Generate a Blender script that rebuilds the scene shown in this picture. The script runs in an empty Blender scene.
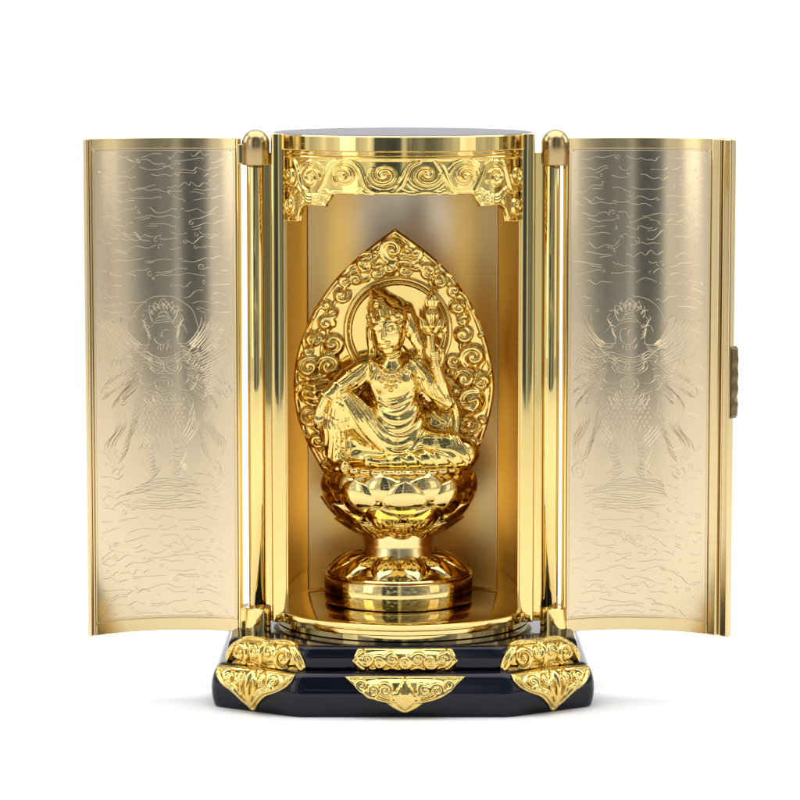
import bpy, bmesh, math, random
import numpy as np
from mathutils import Vector, Matrix

# ------------------------------------------------------------------ units
# everything is authored in "u": 1 u = 0.2 mm of the real object
S = 0.0002
rnd = random.Random(7)
D_CAM, H_CAM = 3300.0, 654.0
TH = math.atan(365.0 / 3300.0)
CT, ST = math.cos(TH), math.sin(TH)
FP = D_CAM / CT


def at(px, py, Y):
    """lateral position and height of a point seen at px,py when it is Y deep"""
    dv = np.asarray(py, float) - 400.0
    dy = CT - dv / FP * ST
    dz = -ST - dv / FP * CT
    t = (Y + D_CAM) / dy
    return (np.asarray(px, float) - 400.0) / FP * t, H_CAM + t * dz


def zat(py, Y):
    return float(at(400, py, Y)[1])


def xat(px, py, Y):
    return float(at(px, py, Y)[0])


scene = bpy.context.scene
COL = scene.collection

# ------------------------------------------------------------------ materials


def principled(name):
    m = bpy.data.materials.new(name)
    m.use_nodes = True
    nt = m.node_tree
    return m, nt, nt.nodes['Principled BSDF']


def metal(name, col, rough, rvar=0.03, bump=0.0, bscale=900.0, stretch=(1, 1, 1), aniso=0.0, cvar=0.0, bdist=0.00002):
    m, nt, b = principled(name)
    N, L = nt.nodes, nt.links
    b.inputs['Metallic'].default_value = 1.0
    b.inputs['Base Color'].default_value = (*col, 1)
    tc = N.new('ShaderNodeTexCoord')
    mp = N.new('ShaderNodeMapping')
    mp.inputs['Scale'].default_value = stretch
    L.new(tc.outputs['Object'], mp.inputs['Vector'])
    nz = N.new('ShaderNodeTexNoise')
    nz.inputs['Scale'].default_value = bscale
    nz.inputs['Detail'].default_value = 4
    L.new(mp.outputs['Vector'], nz.inputs['Vector'])
    mr = N.new('ShaderNodeMapRange')
    mr.inputs['To Min'].default_value = max(0.0, rough - rvar)
    mr.inputs['To Max'].default_value = rough + rvar
    L.new(nz.outputs['Fac'], mr.inputs['Value'])
    L.new(mr.outputs['Result'], b.inputs['Roughness'])
    if bump:
        bp = N.new('ShaderNodeBump')
        bp.inputs['Strength'].default_value = bump
        bp.inputs['Distance'].default_value = bdist
        L.new(nz.outputs['Fac'], bp.inputs['Height'])
        L.new(bp.outputs['Normal'], b.inputs['Normal'])
    if cvar:
        n2 = N.new('ShaderNodeTexNoise')
        n2.inputs['Scale'].default_value = 90
        n2.inputs['Detail'].default_value = 3
        L.new(tc.outputs['Object'], n2.inputs['Vector'])
        mx = N.new('ShaderNodeMix')
        mx.data_type = 'RGBA'
        mx.inputs['A'].default_value = (*col, 1)
        mx.inputs['B'].default_value = (col[0] * (1 - cvar), col[1] * (1 - 1.3 * cvar), col[2] * (1 - 1.8 * cvar), 1)
        L.new(n2.outputs['Fac'], mx.inputs['Factor'])
        L.new(mx.outputs['Result'], b.inputs['Base Color'])
    if aniso:
        b.inputs['Anisotropic'].default_value = aniso
        tg = N.new('ShaderNodeTangent')
        tg.direction_type = 'RADIAL'
        tg.axis = 'Z'
        L.new(tg.outputs['Tangent'], b.inputs['Tangent'])
    return m


M_GOLD = metal('polished_gold', (0.80, 0.615, 0.245), 0.05, 0.03, bump=0.25, bscale=260.0, bdist=0.000012, cvar=0.08)
M_CAST = metal('cast_gold', (0.80, 0.60, 0.20), 0.075, 0.035, bump=0.2, bscale=900.0, bdist=0.00001, cvar=0.08)
M_SATIN = metal('satin_champagne_gold', (0.635, 0.52, 0.34), 0.17, 0.015, aniso=0.5)
M_WALL = metal('inner_wall_gold', (0.86, 0.61, 0.21), 0.13, 0.02)
M_PANEL = metal('satin_back_panel', (0.95, 0.85, 0.63), 0.32, 0.02)
M_EDGE = metal('satin_edge_gold', (0.66, 0.515, 0.27), 0.2, 0.03)
M_CAP = metal('dull_cap_gold', (0.42, 0.30, 0.14), 0.2, 0.06, bump=0.3, bscale=700.0, bdist=0.00001)  # darker, duller gold for the domed hinge caps
M_BRUSH = metal('brushed_gold', (0.86, 0.65, 0.29), 0.2, 0.05, bump=0.35, bscale=1500.0, stretch=(8, 8, 0.15), bdist=0.000008)
M_BRONZE = metal('dark_bronze', (0.16, 0.12, 0.06), 0.32, 0.08, bump=0.4, bscale=900.0)


def lacquer(name, col):
    m, nt, b = principled(name)
    N, L = nt.nodes, nt.links
    b.inputs['Base Color'].default_value = (*col, 1)
    b.inputs['Roughness'].default_value = 0.07
    b.inputs['IOR'].default_value = 1.38
    tc = N.new('ShaderNodeTexCoord')
    nz = N.new('ShaderNodeTexNoise')
    nz.inputs['Scale'].default_value = 130
    L.new(tc.outputs['Object'], nz.inputs['Vector'])
    bp = N.new('ShaderNodeBump')
    bp.inputs['Strength'].default_value = 0.25
    bp.inputs['Distance'].default_value = 0.00003
    L.new(nz.outputs['Fac'], bp.inputs['Height'])
    L.new(bp.outputs['Normal'], b.inputs['Normal'])
    return m


M_LACQ = lacquer('black_lacquer', (0.004, 0.0045, 0.011))
M_LACQ_TOP, nt, b = principled('lacquer_top_painted_sheen')
b.inputs['Base Color'].default_value = (0.21, 0.203, 0.218, 1)  # lavender-grey colour stands in for the backdrop's reflection on black lacquer
b.inputs['Roughness'].default_value = 0.6
b.inputs['Specular IOR Level'].default_value = 0.15
nz = nt.nodes.new('ShaderNodeTexNoise')
nz.inputs['Scale'].default_value = 2500
bp = nt.nodes.new('ShaderNodeBump')
bp.inputs['Strength'].default_value = 0.3
bp.inputs['Distance'].default_value = 0.00002
nt.links.new(nz.outputs['Fac'], bp.inputs['Height'])
nt.links.new(bp.outputs['Normal'], b.inputs['Normal'])

M_FLOOR, nt, b = principled('white_paper')
b.inputs['Roughness'].default_value = 0.75
b.inputs['Specular IOR Level'].default_value = 0.2
nz = nt.nodes.new('ShaderNodeTexNoise')
nz.inputs['Scale'].default_value = 30
mx = nt.nodes.new('ShaderNodeMix')
mx.data_type = 'RGBA'
mx.inputs['A'].default_value = (0.89, 0.89, 0.89, 1)
mx.inputs['B'].default_value = (0.91, 0.91, 0.91, 1)
nt.links.new(nz.outputs['Fac'], mx.inputs['Factor'])
nt.links.new(mx.outputs['Result'], b.inputs['Base Color'])

# ------------------------------------------------------------------ mesh helpers


def link(name, V, F, mat, parent=None, smooth=True, bevel=0.0, angle=35.0):
    me = bpy.data.meshes.new(name)
    V = np.asarray(V, float) * S
    if isinstance(F, np.ndarray):
        n, k = F.shape
        me.vertices.add(len(V))
        me.vertices.foreach_set('co', V.astype(np.float32).ravel())
        me.loops.add(n * k)
        me.loops.foreach_set('vertex_index', F.astype(np.int32).ravel())
        me.polygons.add(n)
        me.polygons.foreach_set('loop_start', (np.arange(n) * k).astype(np.int32))
        me.polygons.foreach_set('loop_total', np.full(n, k, np.int32))
        me.update(calc_edges=True)
    else:
        me.from_pydata([tuple(v) for v in V], [], [tuple(f) for f in F])
        me.update()
    me.validate()
    if smooth:
        me.polygons.foreach_set('use_smooth', np.ones(len(me.polygons), bool))
    me.materials.append(mat)
    o = bpy.data.objects.new(name, me)
    COL.objects.link(o)
    if parent:
        o.parent = parent
    if smooth and angle:
        try:
            me.set_sharp_from_angle(angle=math.radians(angle))
        except Exception:
            pass
    if bevel:
        bv = o.modifiers.new('bevel', 'BEVEL')
        bv.width = bevel * S
        bv.segments = 3
        bv.limit_method = 'ANGLE'
        bv.angle_limit = math.radians(30)
        bv.harden_normals = False
    return o


def merge(parts):
    V, F, k = [], [], 0
    for v, f in parts:
        v = np.asarray(v, float)
        V.append(v)
        F += [tuple(i + k for i in q) for q in f]
        k += len(v)
    return np.vstack(V), F


def lathe(prof, n=128, cx=0.0, cy=0.0, cap=True):
    """prof: list of (radius, z), bottom to top"""
    V, F = [], []
    for r, z in prof:
        for i in range(n):
            a = 2 * math.pi * i / n
            V.append((cx + r * math.cos(a), cy + r * math.sin(a), z))
    for j in range(len(prof) - 1):
        for i in range(n):
            a, b2 = j * n + i, j * n + (i + 1) % n
            F.append((a, b2, b2 + n, a + n))
    if cap:
        F.append(tuple(range(n - 1, -1, -1)))
        F.append(tuple((len(prof) - 1) * n + i for i in range(n)))
    return V, F


def box(x0, x1, y0, y1, z0, z1):
    V = [(x, y, z) for z in (z0, z1) for y in (y0, y1) for x in (x0, x1)]
    F = [(0, 2, 3, 1), (4, 5, 7, 6), (0, 1, 5, 4), (2, 6, 7, 3), (0, 4, 6, 2), (1, 3, 7, 5)]
    return V, F


def sweep_section(pts_fn, svals, sect, closed_section=True):
    """grid sweep: pts_fn(s, a, b) -> xyz for each section point (a,b)"""
    V, F = [], []
    k = len(sect)
    for s in svals:
        for a, c in sect:
            V.append(pts_fn(s, a, c))
    for i in range(len(svals) - 1):
        for j in range(k):
            j2 = (j + 1) % k
            F.append((i * k + j, i * k + j2, (i + 1) * k + j2, (i + 1) * k + j))
    F.append(tuple(range(k - 1, -1, -1)))
    F.append(tuple((len(svals) - 1) * k + j for j in range(k)))
    return V, F


def fix(o):
    bm = bmesh.new()
    bm.from_mesh(o.data)
    bmesh.ops.recalc_face_normals(bm, faces=bm.faces)
    bm.to_mesh(o.data)
    bm.free()
    return o


def empty(name, loc, label, cat):
    o = bpy.data.objects.new(name, None)
    o.empty_display_size = 0.01
    COL.objects.link(o)
    o.location = Vector(loc) * S
    o['label'] = label
    o['category'] = cat
    return o


# ------------------------------------------------------------------ sculpting with distance fields


class Sculpt:
    """a clay block: photo-like axes x (right), y (down), w (towards the viewer)"""

    def __init__(self, x0, x1, y0, y1, w0, w1, res):
        self.o = np.array([x0, y0, w0], float)
        self.res = res
        n = [int((b2 - a) / res) + 1 for a, b2 in ((x0, x1), (y0, y1), (w0, w1))]
        self.ax = [(self.o[i] + np.arange(n[i]) * res).astype(np.float32) for i in range(3)]
        self.F = np.full(n, 30.0, np.float32)

    def sl(self, lo, hi):
        out = []
        for i in range(3):
            a = max(0, int((lo[i] - self.o[i]) / self.res))
            b2 = min(self.F.shape[i], int((hi[i] - self.o[i]) / self.res) + 2)
            if b2 <= a:
                return None
            out.append(slice(a, b2))
        return tuple(out)

    def grid(self, sl):
        return (self.ax[0][sl[0]][:, None, None], self.ax[1][sl[1]][None, :, None], self.ax[2][sl[2]][None, None, :])

    @staticmethod
    def smin(a, b2, k):
        if k <= 0:
            return np.minimum(a, b2)
        h = np.maximum(k - np.abs(a - b2), 0) / k
        return np.minimum(a, b2) - h * h * k * 0.25

    def put(self, sl, d, k, cut=False):
        if cut:
            self.F[sl] = -self.smin(-self.F[sl], d, k)
        else:
            self.F[sl] = self.smin(self.F[sl], d, k)

    def ellipsoid(self, c, r, k=4.0, rot=0.0, cut=False):
        R = max(r) + k + 4
        sl = self.sl([c[i] - R for i in range(3)], [c[i] + R for i in range(3)])
        if sl is None:
            return
        X, Y, W = self.grid(sl)
        X, Y, W = X - c[0], Y - c[1], W - c[2]
        if rot:
            ca, sa = math.cos(math.radians(rot)), math.sin(math.radians(rot))
            X, Y = X * ca + Y * sa, -X * sa + Y * ca
        k0 = np.sqrt((X / r[0]) ** 2 + (Y / r[1]) ** 2 + (W / r[2]) ** 2)
        k1 = np.sqrt((X / r[0] ** 2) ** 2 + (Y / r[1] ** 2) ** 2 + (W / r[2] ** 2) ** 2) + 1e-6
        d = k0 * (k0 - 1.0) / k1
        self.put(sl, np.clip(d, -30, 30), k, cut)

    def tube(self, pts, rad, k=2.0, cut=False, flat=1.0):
        P = np.asarray(pts, float)
        if np.isscalar(rad):
            rad = np.full(len(P), float(rad))
        else:
            rad = np.interp(np.linspace(0, 1, len(P)), np.linspace(0, 1, len(rad)), rad)
        pad = rad.max() + k + 2.5
        sl = self.sl(P.min(0) - pad, P.max(0) + pad)
        if sl is None:
            return
        X, Y, W = self.grid(sl)
        best = np.full(tuple(s.stop - s.start for s in sl), 30.0, np.float32)
        for i in range(len(P) - 1):
            lo = np.minimum(P[i], P[i + 1]) - pad
            hi = np.maximum(P[i], P[i + 1]) + pad
            s2 = self.sl(lo, hi)
            if s2 is None:
                continue
            X, Y, W = self.grid(s2)
            a = P[i]
            v = P[i + 1] - a
            L2 = float(v @ v) + 1e-9
            pX, pY, pW = X - a[0], Y - a[1], W - a[2]
            h = np.clip((pX * v[0] + pY * v[1] + pW * v[2]) / L2, 0, 1)
            d = np.sqrt((pX - v[0] * h) ** 2 + (pY - v[1] * h) ** 2 + ((pW - v[2] * h) / flat) ** 2) - (rad[i] + (rad[i + 1] - rad[i]) * h)
            loc = tuple(slice(s2[j].start - sl[j].start, s2[j].stop - sl[j].start) for j in range(3))
            best[loc] = np.minimum(best[loc], d)
        self.put(sl, best, k, cut)

    def plate(self, poly, w0, w1, rnd_=1.0, k=0.0):
        """extruded outline with a rounded edge"""
        P = np.asarray(poly, float)
        X = self.ax[0][:, None]
        Y = self.ax[1][None, :]
        d2 = np.full((len(self.ax[0]), len(self.ax[1])), 1e9)
        ins = np.zeros(d2.shape, bool)
        for i in range(len(P)):
            a, b2 = P[i], P[(i + 1) % len(P)]
            v = b2 - a
            h = np.clip(((X - a[0]) * v[0] + (Y - a[1]) * v[1]) / (v @ v + 1e-9), 0, 1)
            d2 = np.minimum(d2, (X - a[0] - v[0] * h) ** 2 + (Y - a[1] - v[1] * h) ** 2)
            c1 = (a[1] > Y) != (b2[1] > Y)
            with np.errstate(divide='ignore', invalid='ignore'):
                xi = (b2[0] - a[0]) * (Y - a[1]) / (b2[1] - a[1] + 1e-12) + a[0]
            ins ^= c1 & (X < xi)
        e = np.where(ins, -np.sqrt(d2), np.sqrt(d2))[:, :, None] + rnd_
        W = self.ax[2][None, None, :]
        f = np.abs(W - (w0 + w1) / 2) - (w1 - w0) / 2 + rnd_
        d = np.minimum(np.maximum(e, f), 0) + np.sqrt(np.maximum(e, 0) ** 2 + np.maximum(f, 0) ** 2) - rnd_
        self.F = self.smin(self.F, np.clip(d, -30, 30).astype(np.float32), k)
        self.edge2d = (e - rnd_).astype(np.float32)

    def surf(self):
        ins = self.F < 0
        n = self.F.shape[2]
        idx = n - 1 - np.argmax(ins[:, :, ::-1], axis=2)
        any_ = ins.any(axis=2)
        H = self.o[2] + idx * self.res
        self.H = np.where(any_, H, np.nan)

    def h(self, x, y, default=0.0):
        i = np.clip(np.round((np.asarray(x) - self.o[0]) / self.res).astype(int), 0, self.F.shape[0] - 1)
        j = np.clip(np.round((np.asarray(y) - self.o[1]) / self.res).astype(int), 0, self.F.shape[1] - 1)
        v = self.H[i, j]
        return np.where(np.isnan(v), default, v)

    def stroke(self, xy, rad=1.3, off=0.0, k=1.5, cut=False, dense=1.4, default=0.0, smooth=5):
        P = resample(xy, dense)
        w = self.h(P[:, 0], P[:, 1], default)
        if len(w) > smooth:
            kx = np.ones(smooth) / smooth
            w = np.convolve(np.pad(w, smooth // 2, mode='edge'), kx, mode='valid')[:len(P)]
        self.tube(np.c_[P, w + off], rad, k, cut)

    def trim(self, m=0.3):
        self.F = np.maximum(self.F, np.clip(self.edge2d - m, -30, 30))

    def mesh(self, it=3):
        F = self.F
        F[0], F[-1] = 5, 5
        F[:, 0], F[:, -1] = 5, 5
        F[:, :, 0], F[:, :, -1] = 5, 5
        ins = F < 0
        nx, ny, nz_ = F.shape
        c = np.zeros((nx - 1, ny - 1, nz_ - 1), np.uint8)
        for i in (0, 1):
            for j in (0, 1):
                for l in (0, 1):
                    c += ins[i:nx - 1 + i, j:ny - 1 + j, l:nz_ - 1 + l]
        A = np.argwhere((c > 0) & (c < 8))
        idx = np.full(c.shape, -1, np.int64)
        idx[A[:, 0], A[:, 1], A[:, 2]] = np.arange(len(A))
        acc = np.zeros((len(A), 3))
        cnt = np.zeros(len(A))
        for ax in range(3):
            o1, o2 = [q for q in range(3) if q != ax]
            for a in (0, 1):
                for b2 in (0, 1):
                    off = np.zeros(3, int)
                    off[o1], off[o2] = a, b2
                    off2 = off.copy()
                    off2[ax] = 1
                    p, q = A + off, A + off2
                    f0 = F[p[:, 0], p[:, 1], p[:, 2]]
                    f1 = F[q[:, 0], q[:, 1], q[:, 2]]
                    m = (f0 < 0) != (f1 < 0)
                    t = f0[m] / (f0[m] - f1[m])
                    pt = np.tile(off.astype(float), (m.sum(), 1))
                    pt[:, ax] = t
                    acc[m] += pt
                    cnt[m] += 1
        V = (A + acc / cnt[:, None]) * self.res + self.o
        Q = []
        for ax in range(3):
            o1, o2 = [(1, 2), (2, 0), (0, 1)][ax]
            s0 = [slice(1, -1)] * 3
            s1 = [slice(1, -1)] * 3
            s0[ax], s1[ax] = slice(0, -1), slice(1, None)
            a, b2 = ins[tuple(s0)], ins[tuple(s1)]
            E = np.argwhere(a != b2)
            sign = a[E[:, 0], E[:, 1], E[:, 2]]
            g = E.copy()
            for q in range(3):
                if q != ax:
                    g[:, q] += 1
            def cell(d1, d2):
                h = g.copy()
                h[:, o1] += d1
                h[:, o2] += d2
                return idx[h[:, 0], h[:, 1], h[:, 2]]
            quad = np.stack([cell(-1, -1), cell(0, -1), cell(0, 0), cell(-1, 0)], 1)
            quad[~sign] = quad[~sign][:, ::-1]
            Q.append(quad)
        Q = np.vstack(Q)
        Q = Q[(Q >= 0).all(1)]
        # Taubin smoothing: takes the voxel grain off the mirror surfaces
        e = np.vstack([Q[:, [0, 1]], Q[:, [1, 2]], Q[:, [2, 3]], Q[:, [3, 0]]])
        e = np.vstack([e, e[:, ::-1]])
        deg = np.bincount(e[:, 0], minlength=len(V))[:, None] + 1e-9
        for r in range(it):
            for lam in (0.55, -0.53):
                av = np.stack([np.bincount(e[:, 0], weights=V[e[:, 1], q], minlength=len(V)) for q in range(3)], 1) / deg
                V = V + lam * (av - V)
        return V, Q


def resample(xy, step):
    P = np.asarray(xy, float)
    seg = np.r_[0, np.cumsum(np.hypot(*np.diff(P, axis=0).T))]
    n = max(2, int(seg[-1] / step) + 1)
    t = np.linspace(0, seg[-1], n)
    return np.c_[np.interp(t, seg, P[:, 0]), np.interp(t, seg, P[:, 1])]


def cat(pts, n=10, closed=False):
    """Catmull-Rom through points (2-D or 3-D)"""
    P = np.asarray(pts, float)
    if closed:
        P = np.vstack([P[-1], P, P[0], P[1]])
    else:
        P = np.vstack([2 * P[0] - P[1], P, 2 * P[-1] - P[-2]])
    out = []
    for i in range(1, len(P) - 2):
        p0, p1, p2, p3 = P[i - 1], P[i], P[i + 1], P[i + 2]
        for t in np.linspace(0, 1, n, endpoint=False):
            out.append(0.5 * (2 * p1 + (p2 - p0) * t + (2 * p0 - 5 * p1 + 4 * p2 - p3) * t * t + (3 * p1 - p0 - 3 * p2 + p3) * t ** 3))
    if not closed:
        out.append(P[-2])
    return np.array(out)


def spiral(cx, cy, r, turns=1.7, a0=0.0, dirn=1, asp=1.0, rin=0.12, n=40):
    t = np.linspace(0, 1, n)
    a = math.radians(a0) + dirn * turns * 2 * math.pi * t
    q = r * (1 - t) + rin * r * t
    return np.c_[cx + q * np.cos(a), cy + asp * q * np.sin(a)]


def arc(cx, cy, rx, ry, a0, a1, n=24):
    a = np.radians(np.linspace(a0, a1, n))
    return np.c_[cx + rx * np.cos(a), cy + ry * np.sin(a)]


# ================================================================== THE CABINET
Z_PLATE = zat(625, -131)            # top of the round floor plate
Z_LID_T = zat(136.5, -131)
Z_LID_B = zat(152.5, -131)
Z_RING_B = zat(157, -126)
Z_BASE_T = zat(647, -150)           # top of the upper plinth step
Z_STEP = zat(674, -166)             # top of the lower plinth step

cab = empty('altar_cabinet', (2.8, 0, 0),
            'round gold altar cabinet on a black lacquered plinth, both engraved doors wide open',
            'altar cabinet')

# shell: satin curved wall at the back
R_O, R_I = 129.0, 121.0
a_half = math.pi / 2 + math.asin(42 / 125.0)


def shell_pt(s, a, c):
    return (a * math.sin(s), a * math.cos(s), c)


zb, zt = Z_PLATE - 1, Z_RING_B + 1
sect = [(R_O, zb), (R_O, zt), (R_I, zt), (R_I, zb)]
o = fix(link('cabinet_wall', *sweep_section(shell_pt, np.linspace(-a_half, a_half, 120), sect), M_WALL, cab))
# satin panel standing in front of the back of the wall
R_B = 119.7
sect = [(R_B + 1, zb + 1.4), (R_B + 1, zt - 0.6), (R_B, zt - 0.6), (R_B, zb + 1.4)]
fix(link('back_panel', *sweep_section(shell_pt, np.linspace(-0.93, 0.93, 70), sect), M_PANEL, cab, bevel=0.4))

# lid: polished rim, groove, ring below; black lacquer top, its sheen put into the colour
R_L = 130.5
prof = [(118, Z_RING_B), (126, Z_RING_B), (127, Z_RING_B + 1), (127, Z_LID_B - 2.2), (125.5, Z_LID_B - 2), (125.5, Z_LID_B - 0.4), (R_L - 1.2, Z_LID_B),
        (R_L, Z_LID_B + 1.2), (R_L, Z_LID_T - 1.0), (R_L - 1.0, Z_LID_T), (R_L - 2.5, Z_LID_T)]
lid = fix(link('lid', *lathe(prof, 160), M_GOLD, cab, angle=40))
prof = [(R_L - 2.6, Z_LID_T - 0.6), (R_L - 2.6, Z_LID_T + 0.3)] + [((R_L - 3.2) * math.cos(q), Z_LID_T + 0.5 + 2.6 * math.sin(q)) for q in np.linspace(0.05, 1.5, 10)]
fix(link('lid_panel', *lathe(prof, 160), M_LACQ_TOP, lid))

# floor plate with its moulded edge, and the foot ring under it
zp = Z_PLATE
prof = [(118, zp - 11.5), (129, zp - 11.5), (130.5, zp - 10.5), (130.5, zp - 6.8), (129.2, zp - 6.0), (129.2, zp - 5.2), (131.5, zp - 4.4), (131.5, zp - 1.2), (130.6, zp - 0.3), (129.5, zp)]
plate = fix(link('floor_plate', *lathe(prof, 160), M_GOLD, cab, angle=40))
prof = [(124, Z_BASE_T + 0.1), (125.5, Z_BASE_T + 1), (125.5, zp - 12.2), (124.5, zp - 11.6)]
fix(link('foot_ring', *lathe(prof, 160), M_GOLD, plate, angle=40))

# jambs, hinge leaves and hinge rods each side of the opening
for sx in (-1, 1):
    z0, z1 = zp - 11, zat(133.5, -45)
    pr = []
    for i in range(13):                                   # a slightly crowned front face
        t = -1 + 2 * i / 12
        pr.append((sx * (122.0 + 7.0 * t), -52 - 2.2 * math.sqrt(max(0, 1 - 0.9 * t * t))))
    pr = [(sx * 115.0, -34)] + pr + [(sx * 129.0, -34)]
    V = [(x, y, z0) for x, y in pr] + [(x, y, z1) for x, y in pr]
    n = len(pr)
    F = [(i, (i + 1) % n, n + (i + 1) % n, n + i) for i in range(n)] + [tuple(range(n)), tuple(range(2 * n - 1, n - 1, -1))]
    jamb = fix(link('jamb', V, F, M_GOLD, cab, bevel=0.8))
    zr0, zr1 = zat(606, -50), zat(165, -50)
    xa, xb = sorted((sx * 129.1, sx * 139))
    fix(link('hinge_leaf', *box(xa, xb, -46, -40, zp - 11, zr1 + 12), M_GOLD, jamb, smooth=False, bevel=0.8))
    fix(link('hinge_rod', *lathe([(8.0, zr0 - 1), (8.7, zr0), (8.7, zr1 + 1), (8.0, zr1 + 2)], 48, sx * 144.2 + (1.2 if sx > 0 else 0), -50), M_GOLD, cab))

# ------------------------------------------------------------------ carved valance under the lid
R_V = 123.0
SV = 148.0          # half length along the arc


def px2s(px):
    x = xat(px, 180, -110) - 2 
    return R_V * math.asin(max(-0.97, min(0.97, x / R_V)))


sc = Sculpt(-SV - 4, SV + 4, -4, 78, -5, 9, 0.75)
half = [(SV, 0), (SV, 66), (118, 66), (116, 60), (112, 53), (106, 49), (79, 50), (78, 47), (74, 43), (71, 37)]
outl = [(-x, y) for x, y in half[::-1]]
outl = [(-x, y) for x, y in half] 
poly = [(SV, 0)] + half[1:] + [(-x, y) for x, y in half[::-1]]
sc.plate(poly, -3, 2.2, 0.8)
sc.surf()
edge = half[1:] + [(-x, y) for x, y in half[:0:-1]]
inset = [(x - 1.8 if x > 0 else x + 1.8, y - 1.8) for x, y in edge]
sc.stroke(inset, 1.5, 0.3, 1.2, default=2)
sc.stroke([(-SV + 2, 2), (SV - 2, 2)], 1.6, 0.3, 1.2)
ctr = [(-133, 20, 13), (-133, 50, 12), (-97, 22, 13), (-58, 19, 12.5), (-18, 18, 12.5), (22, 18, 12.5), (61, 19, 12.5), (99, 22, 13), (133, 20, 13), (133, 50, 12)]
for i, (cx, cy, r) in enumerate(ctr):
    d = 1 if i % 2 else -1
    a0 = (200, 340, 20, 160)[i % 4]
    sc.stroke(spiral(cx, cy, r * rnd.uniform(0.9, 1.08), rnd.uniform(1.3, 1.6), a0 + rnd.uniform(-30, 30), d, rnd.uniform(0.76, 0.86)), [2.0, 2.6, 2.0], 1.0, 1.4, default=2)
    for q in range(2):
        sc.stroke(arc(cx, cy, r + 3.8 + 3.4 * q, (r + 3.8 + 3.4 * q) * 0.8, a0 + (30 + 25 * q) * d, a0 + (190 - 20 * q) * d), [0.8, 1.5, 0.8], 0.6, 0.9, default=2)
    sc.ellipsoid((cx, cy, 3.0), (3.0, 2.8, 3.0), 1.0)
top_ = [c for c in ctr if c[1] < 30]
for i in range(len(top_) - 1):
    a, b2 = top_[i][0], top_[i + 1][0]
    sgn = 1 if i % 2 else -1
    m = (a + b2) / 2
    for q in range(3):
        o_ = 4.2 * q * sgn
        sc.stroke(cat([(a + 9 + 1.5 * q, 20 + 15 * sgn - 0.5 * o_), (m - 3 + q, 20 + 8 * sgn - o_), (m + 3 + q, 20 - 8 * sgn - o_ * 0.4), (b2 - 8 + q, 20 - 15 * sgn)]), [1.1, 2.0, 1.1], 0.7, 1.0, default=2)
    sc.stroke(cat([(m - 9, 37 - 2 * sgn), (m - 2, 33), (m + 3, 36), (m + 10, 37)]), [0.9, 1.7, 0.9], 0.5, 0.9, default=2)
for sx in (-1, 1):
    for q in range(6):
        sc.stroke(cat([(sx * (113 - q * 1.0), 38 + q * 1.2), (sx * (121 - q * 0.8), 42 + q * 3.3), (sx * (119.5 + q * 0.8), 54 + q * 2)]), [1.3, 1.6, 1.0], 0.6, 0.8, default=2)
    for q in range(3):
        sc.stroke(cat([(sx * 76, 45 - 2 * q), (sx * 86, 45 - 3 * q), (sx * 100, 46 - 3 * q), (sx * 110, 40 - 3 * q)]), [1.0, 1.7, 1.0], 0.5, 0.8, default=2)
    sc.stroke(spiral(sx * 80, 43, 5, 1.3, 90, sx, 1.0, n=20), 1.3, 0.6, 0.8, default=2)
sc.trim(0.3)
V, Q = sc.mesh(2)
ang = V[:, 0] / R_V
rr = R_V + V[:, 2]
ztop = Z_RING_B + 0.4
V = np.c_[rr * np.sin(ang), -rr * np.cos(ang), ztop - V[:, 1] * 0.99]
link('valance', V, Q[:, ::-1], M_CAST, cab, angle=0)

# ------------------------------------------------------------------ doors


class Door:
    def __init__(self, p0, p1, R=131.0):
        p0, p1 = Vector(p0), Vector(p1)
        ch = p1 - p0
        L = ch.length
        t = ch / L
        nrm = Vector((t.y, -t.x))
        if nrm.y > 0:
            nrm = -nrm                     # towards the viewer
        self.h = math.asin(L / 2 / R)
        self.c = (p0 + p1) / 2 + nrm * R * math.cos(self.h)
        self.R, self.t, self.n = R, t, nrm
        self.len = 2 * self.h * R

    def p(self, s, n, z):
        """s from hinge edge outwards, n towards the viewer"""
        a = (s - self.len / 2) / self.R
        r = self.R - n
        v = self.c + self.t * (r * math.sin(a)) - self.n * (r * math.cos(a))
        return (v.x, v.y, z)

    def slab(self, s0, s1, n0, n1, z0, z1, seg=40):
        seg = max(2, int(seg * abs(s1 - s0) / self.len) + 1)
        return sweep_section(lambda s, a, c: self.p(s, a, c), np.linspace(s0, s1, seg + 1),
                             [(n0, z0), (n0, z1), (n1, z1), (n1, z0)])


ZD0, ZD1 = zat(632.5, -52), zat(137.8, -52)
DOORS = []


def ridge(door, lines, n0, w=0.42, hgt=0.115):
    V, F = [], []
    for ln in lines:
        P = resample(ln, 1.6)
        if len(P) < 3:
            continue
        T = np.gradient(P, axis=0)
        T /= (np.linalg.norm(T, axis=1)[:, None] + 1e-9)
        k = len(V)
        for i, (p, t) in enumerate(zip(P, T)):
            ww = w * (0.35 if i in (0, len(P) - 1) else 1.0)
            nx, nz2 = -t[1] * ww, t[0] * ww
            V.append(door.p(p[0] + nx, n0 - 0.05, p[1] + nz2))
            V.append(door.p(p[0], n0 + hgt, p[1]))
            V.append(door.p(p[0] - nx, n0 - 0.05, p[1] - nz2))
        for i in range(len(P) - 1):
            a = k + 3 * i
            F.append((a, a + 1, a + 4, a + 3))
            F.append((a + 1, a + 2, a + 5, a + 4))
    return V, F


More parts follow.
